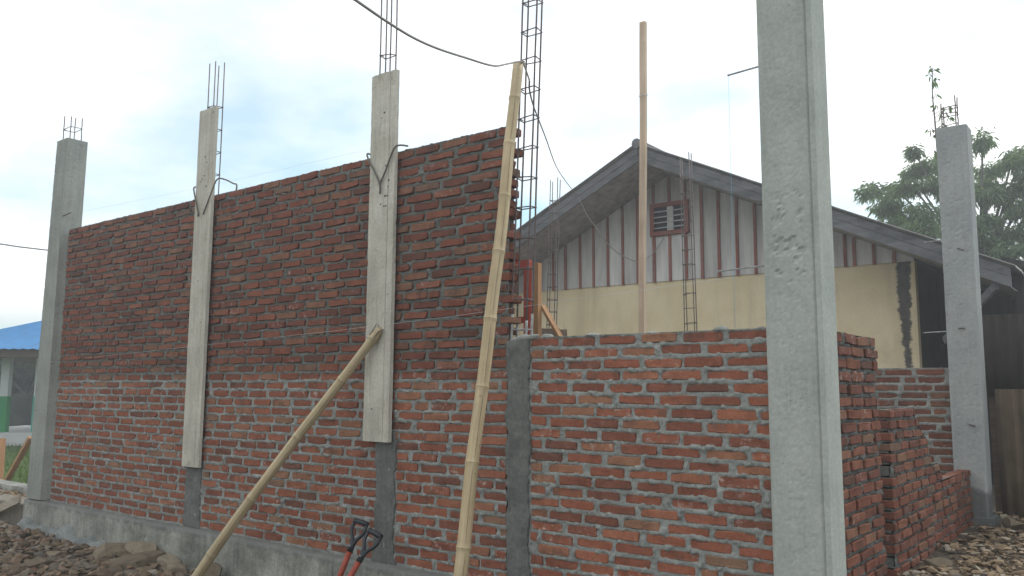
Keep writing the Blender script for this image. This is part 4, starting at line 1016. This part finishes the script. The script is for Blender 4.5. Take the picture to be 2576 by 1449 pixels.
# lean-to behind the rear column and dark boards under the eave
MT['rust_dark'] = mat_plain('dark_rusty_sheet', (.036, .027, .025), .8, .4, 5)
MT['rust_brown'] = None
def mat_rust():
    m = M('brown_rusty_sheet', .8, .2); st = m.noise(m.map(m.pos, (1, 1, .04)), 10, 4, .6); n = m.noise(m.pos, 5, 4)
    c = m.mix(m.range(st, .3, .7), (.085, .062, .042), (.17, .125, .078)); c = m.mix(1.0, c, m.ramp(n, [(.3, .7), (.7, 1.15)]), 'MULTIPLY')
    return m.color(c)
MT['rust_brown'] = mat_rust()
MT['shed_wood'] = mat_wood('void_shade_planks', (.022, .021, .022), (.050, .046, .045), 2, .9, 'pos', 14)  # near-black tone carries the shade of the void under the eave
t = thing('lean_to_shed', (2.0, 10, -.45), 'dark lean-to shed under the right eave of the yellow house', 'shed')
for i in range(17):
    x = .62 + i * .2; V, F = box(x, x + .1995, 9.9 + .01 * (i % 3), 9.94, -.45, zs_(x + .19) + .0 if x < 1.7 else 3.03 - (x - 1.72) * .33); part('plank', V, F, MT['shed_wood'], t)
V = []
for y in (8.3, 15): V += [(1.72, y, 3.0), (4.6, y, 2.05), (4.6, y, 2.13), (1.72, y, 3.10)]
part('roof', V, [(0, 1, 2, 3), (7, 6, 5, 4), (0, 4, 5, 1), (1, 5, 6, 2), (2, 6, 7, 3), (3, 7, 4, 0)], MT['shed_wood'], t)
for x in (1.86, 3.2, 4.4): V, F = box(x, x + .1, 8.35, 8.45, -.45, 2.99 - (x - 1.72) * .33); part('post', V, F, MT['shed_wood'], t)
V, F = box(1.82, 4.5, 8.40, 8.44, 1.95, 2.02); part('rail', V, F, MT['shed_wood'], t)
# corrugated sheet fence to the right of the rear column
t = thing('sheet_fence', (3.3, 4.95, 0), 'rusty corrugated sheet fence to the right of the slim rear column', 'fence')
def corr(x0, x1, y, z0, z1, mat, amp=.014, wl=.10):
    n = int((x1 - x0) / .0125); xs_ = np.linspace(x0, x1, n)
    P = np.array([[(x, y + amp * math.sin(x / wl * 2 * math.pi), z) for z in (z0, (z0 + z1) / 2, z1)] for x in xs_]); o = gpart('sheet', P, mat, t); md = o.modifiers.new('thickness', 'SOLIDIFY'); md.thickness = .004; return o
for k in range(4):
    corr(2.02 + k * .78, 2.82 + k * .78, 4.93 + .02 * (k % 2), -.02, 1.315 + .02 * (k % 2), MT['rust_brown'])
    corr(1.86 + k * .82, 2.70 + k * .82, 5.0 + .02 * (k % 2), 1.24, 2.05 + .03 * (k % 2), MT['rust_dark'])
for x in (1.95, 3.4, 5.0): V, F = box(x, x + .07, 5.06, 5.13, -.05, 2.02); part('post', V, F, MT['wood_dark'], t)

# =================================================================== cables and strings
def line(name, pts, r, mat, label, cat, k=7, n=6, group=None):
    V, F = tube(smooth_path(pts, k) if k > 1 else pts, r, n); return solo(name, V, F, mat, label, cat, group, True, base=tuple(pts[0]))
line('power_cable', [(2.4, -9.5, 4.6), (1.35, -5.0, 3.45), (.80, -2.75, 2.96), (.643, -2.173, 2.984), (.537, -1.879, 3.019), (.425, -1.591, 3.07), (.321, -1.30, 3.137), (.217, -.949, 3.225), (.13, -.582, 3.313), (.082, -.379, 3.401), (-.01, -.10, 3.53), (-.02, -.04, 3.50), (.0, -.02, 3.42)], .0065, MT['wire'], 'thick grey cable sagging from the top edge to the bamboo top', 'cable')
line('house_cable', [(.0, -.02, 3.415), (-.10, .12, 3.40), (-.594, .855, 3.571), (-1.498, 2.278, 3.853), (-2.763, 4.306, 4.183), (-3.856, 6.216, 4.485), (-4.472, 7.445, 4.60)], .0065, MT['wire'], 'grey cable running from the bamboo top to the barge board', 'cable')
line('drop_cable', [(-4.472, 7.445, 4.60), (-4.40, 7.55, 4.35), (-4.337, 7.674, 4.175), (-4.12, 7.972, 3.739), (-3.83, 8.292, 3.528), (-3.611, 8.468, 3.651), (-3.406, 8.53, 3.93)], .008, MT['wire'], 'grey cable hanging in a loop from barge board to gable window', 'cable')
line('guide_string', [(-6.0, -.085, 1.60), (-3.9, -.09, 1.672), (-1.16, -.095, 1.772), (1.43, .03, 1.93)], .0010, MT['string_pale'], 'pale string stretched across the brick wall at mid height', 'string', 4, 4)
line('top_string', [(-6.83, -.04, 3.31), (-4.05, -.03, 3.235), (-1.56, -.03, 3.20)], .0008, MT['string_pale'], 'thin string stretched along the top of the tall wall', 'string', 4, 4)
line('plumb_string', [(1.43, .03, 3.142), (1.43, .03, 2.4), (1.43, .03, 1.64)], .0010, MT['string_blue'], 'light blue string hanging from the rod of the large column', 'string', 4, 4)
line('overhead_wire', [(-40, 30.0, 9.0), (-24.2, 6.3, 5.55), (-14.0, -9.0, 5.2)], .02, MT['black'], 'dark overhead wire crossing the sky at far left', 'wire', 8, 5)

# =================================================================== haze volume added to imitate lens glare
def mat_haze(density):
    m = bpy.data.materials.new('glare_haze'); m.use_nodes = True; nt = m.node_tree
    nt.nodes.remove(nt.nodes['Principled BSDF']); v = nt.nodes.new('ShaderNodeVolumePrincipled')
    v.inputs['Color'].default_value = (.97, .98, 1.0, 1); v.inputs['Density'].default_value = density; v.inputs['Anisotropy'].default_value = .55
    nt.links.new(v.outputs[0], nt.nodes['Material Output'].inputs['Volume']); return m
V, F = box(-410, 410, -410, 410, -1.6, 9.6)
tag(part('haze', V, F, mat_haze(.0065)), 'thin bright haze added over the site to imitate lens glare', 'haze', None, 'stuff')
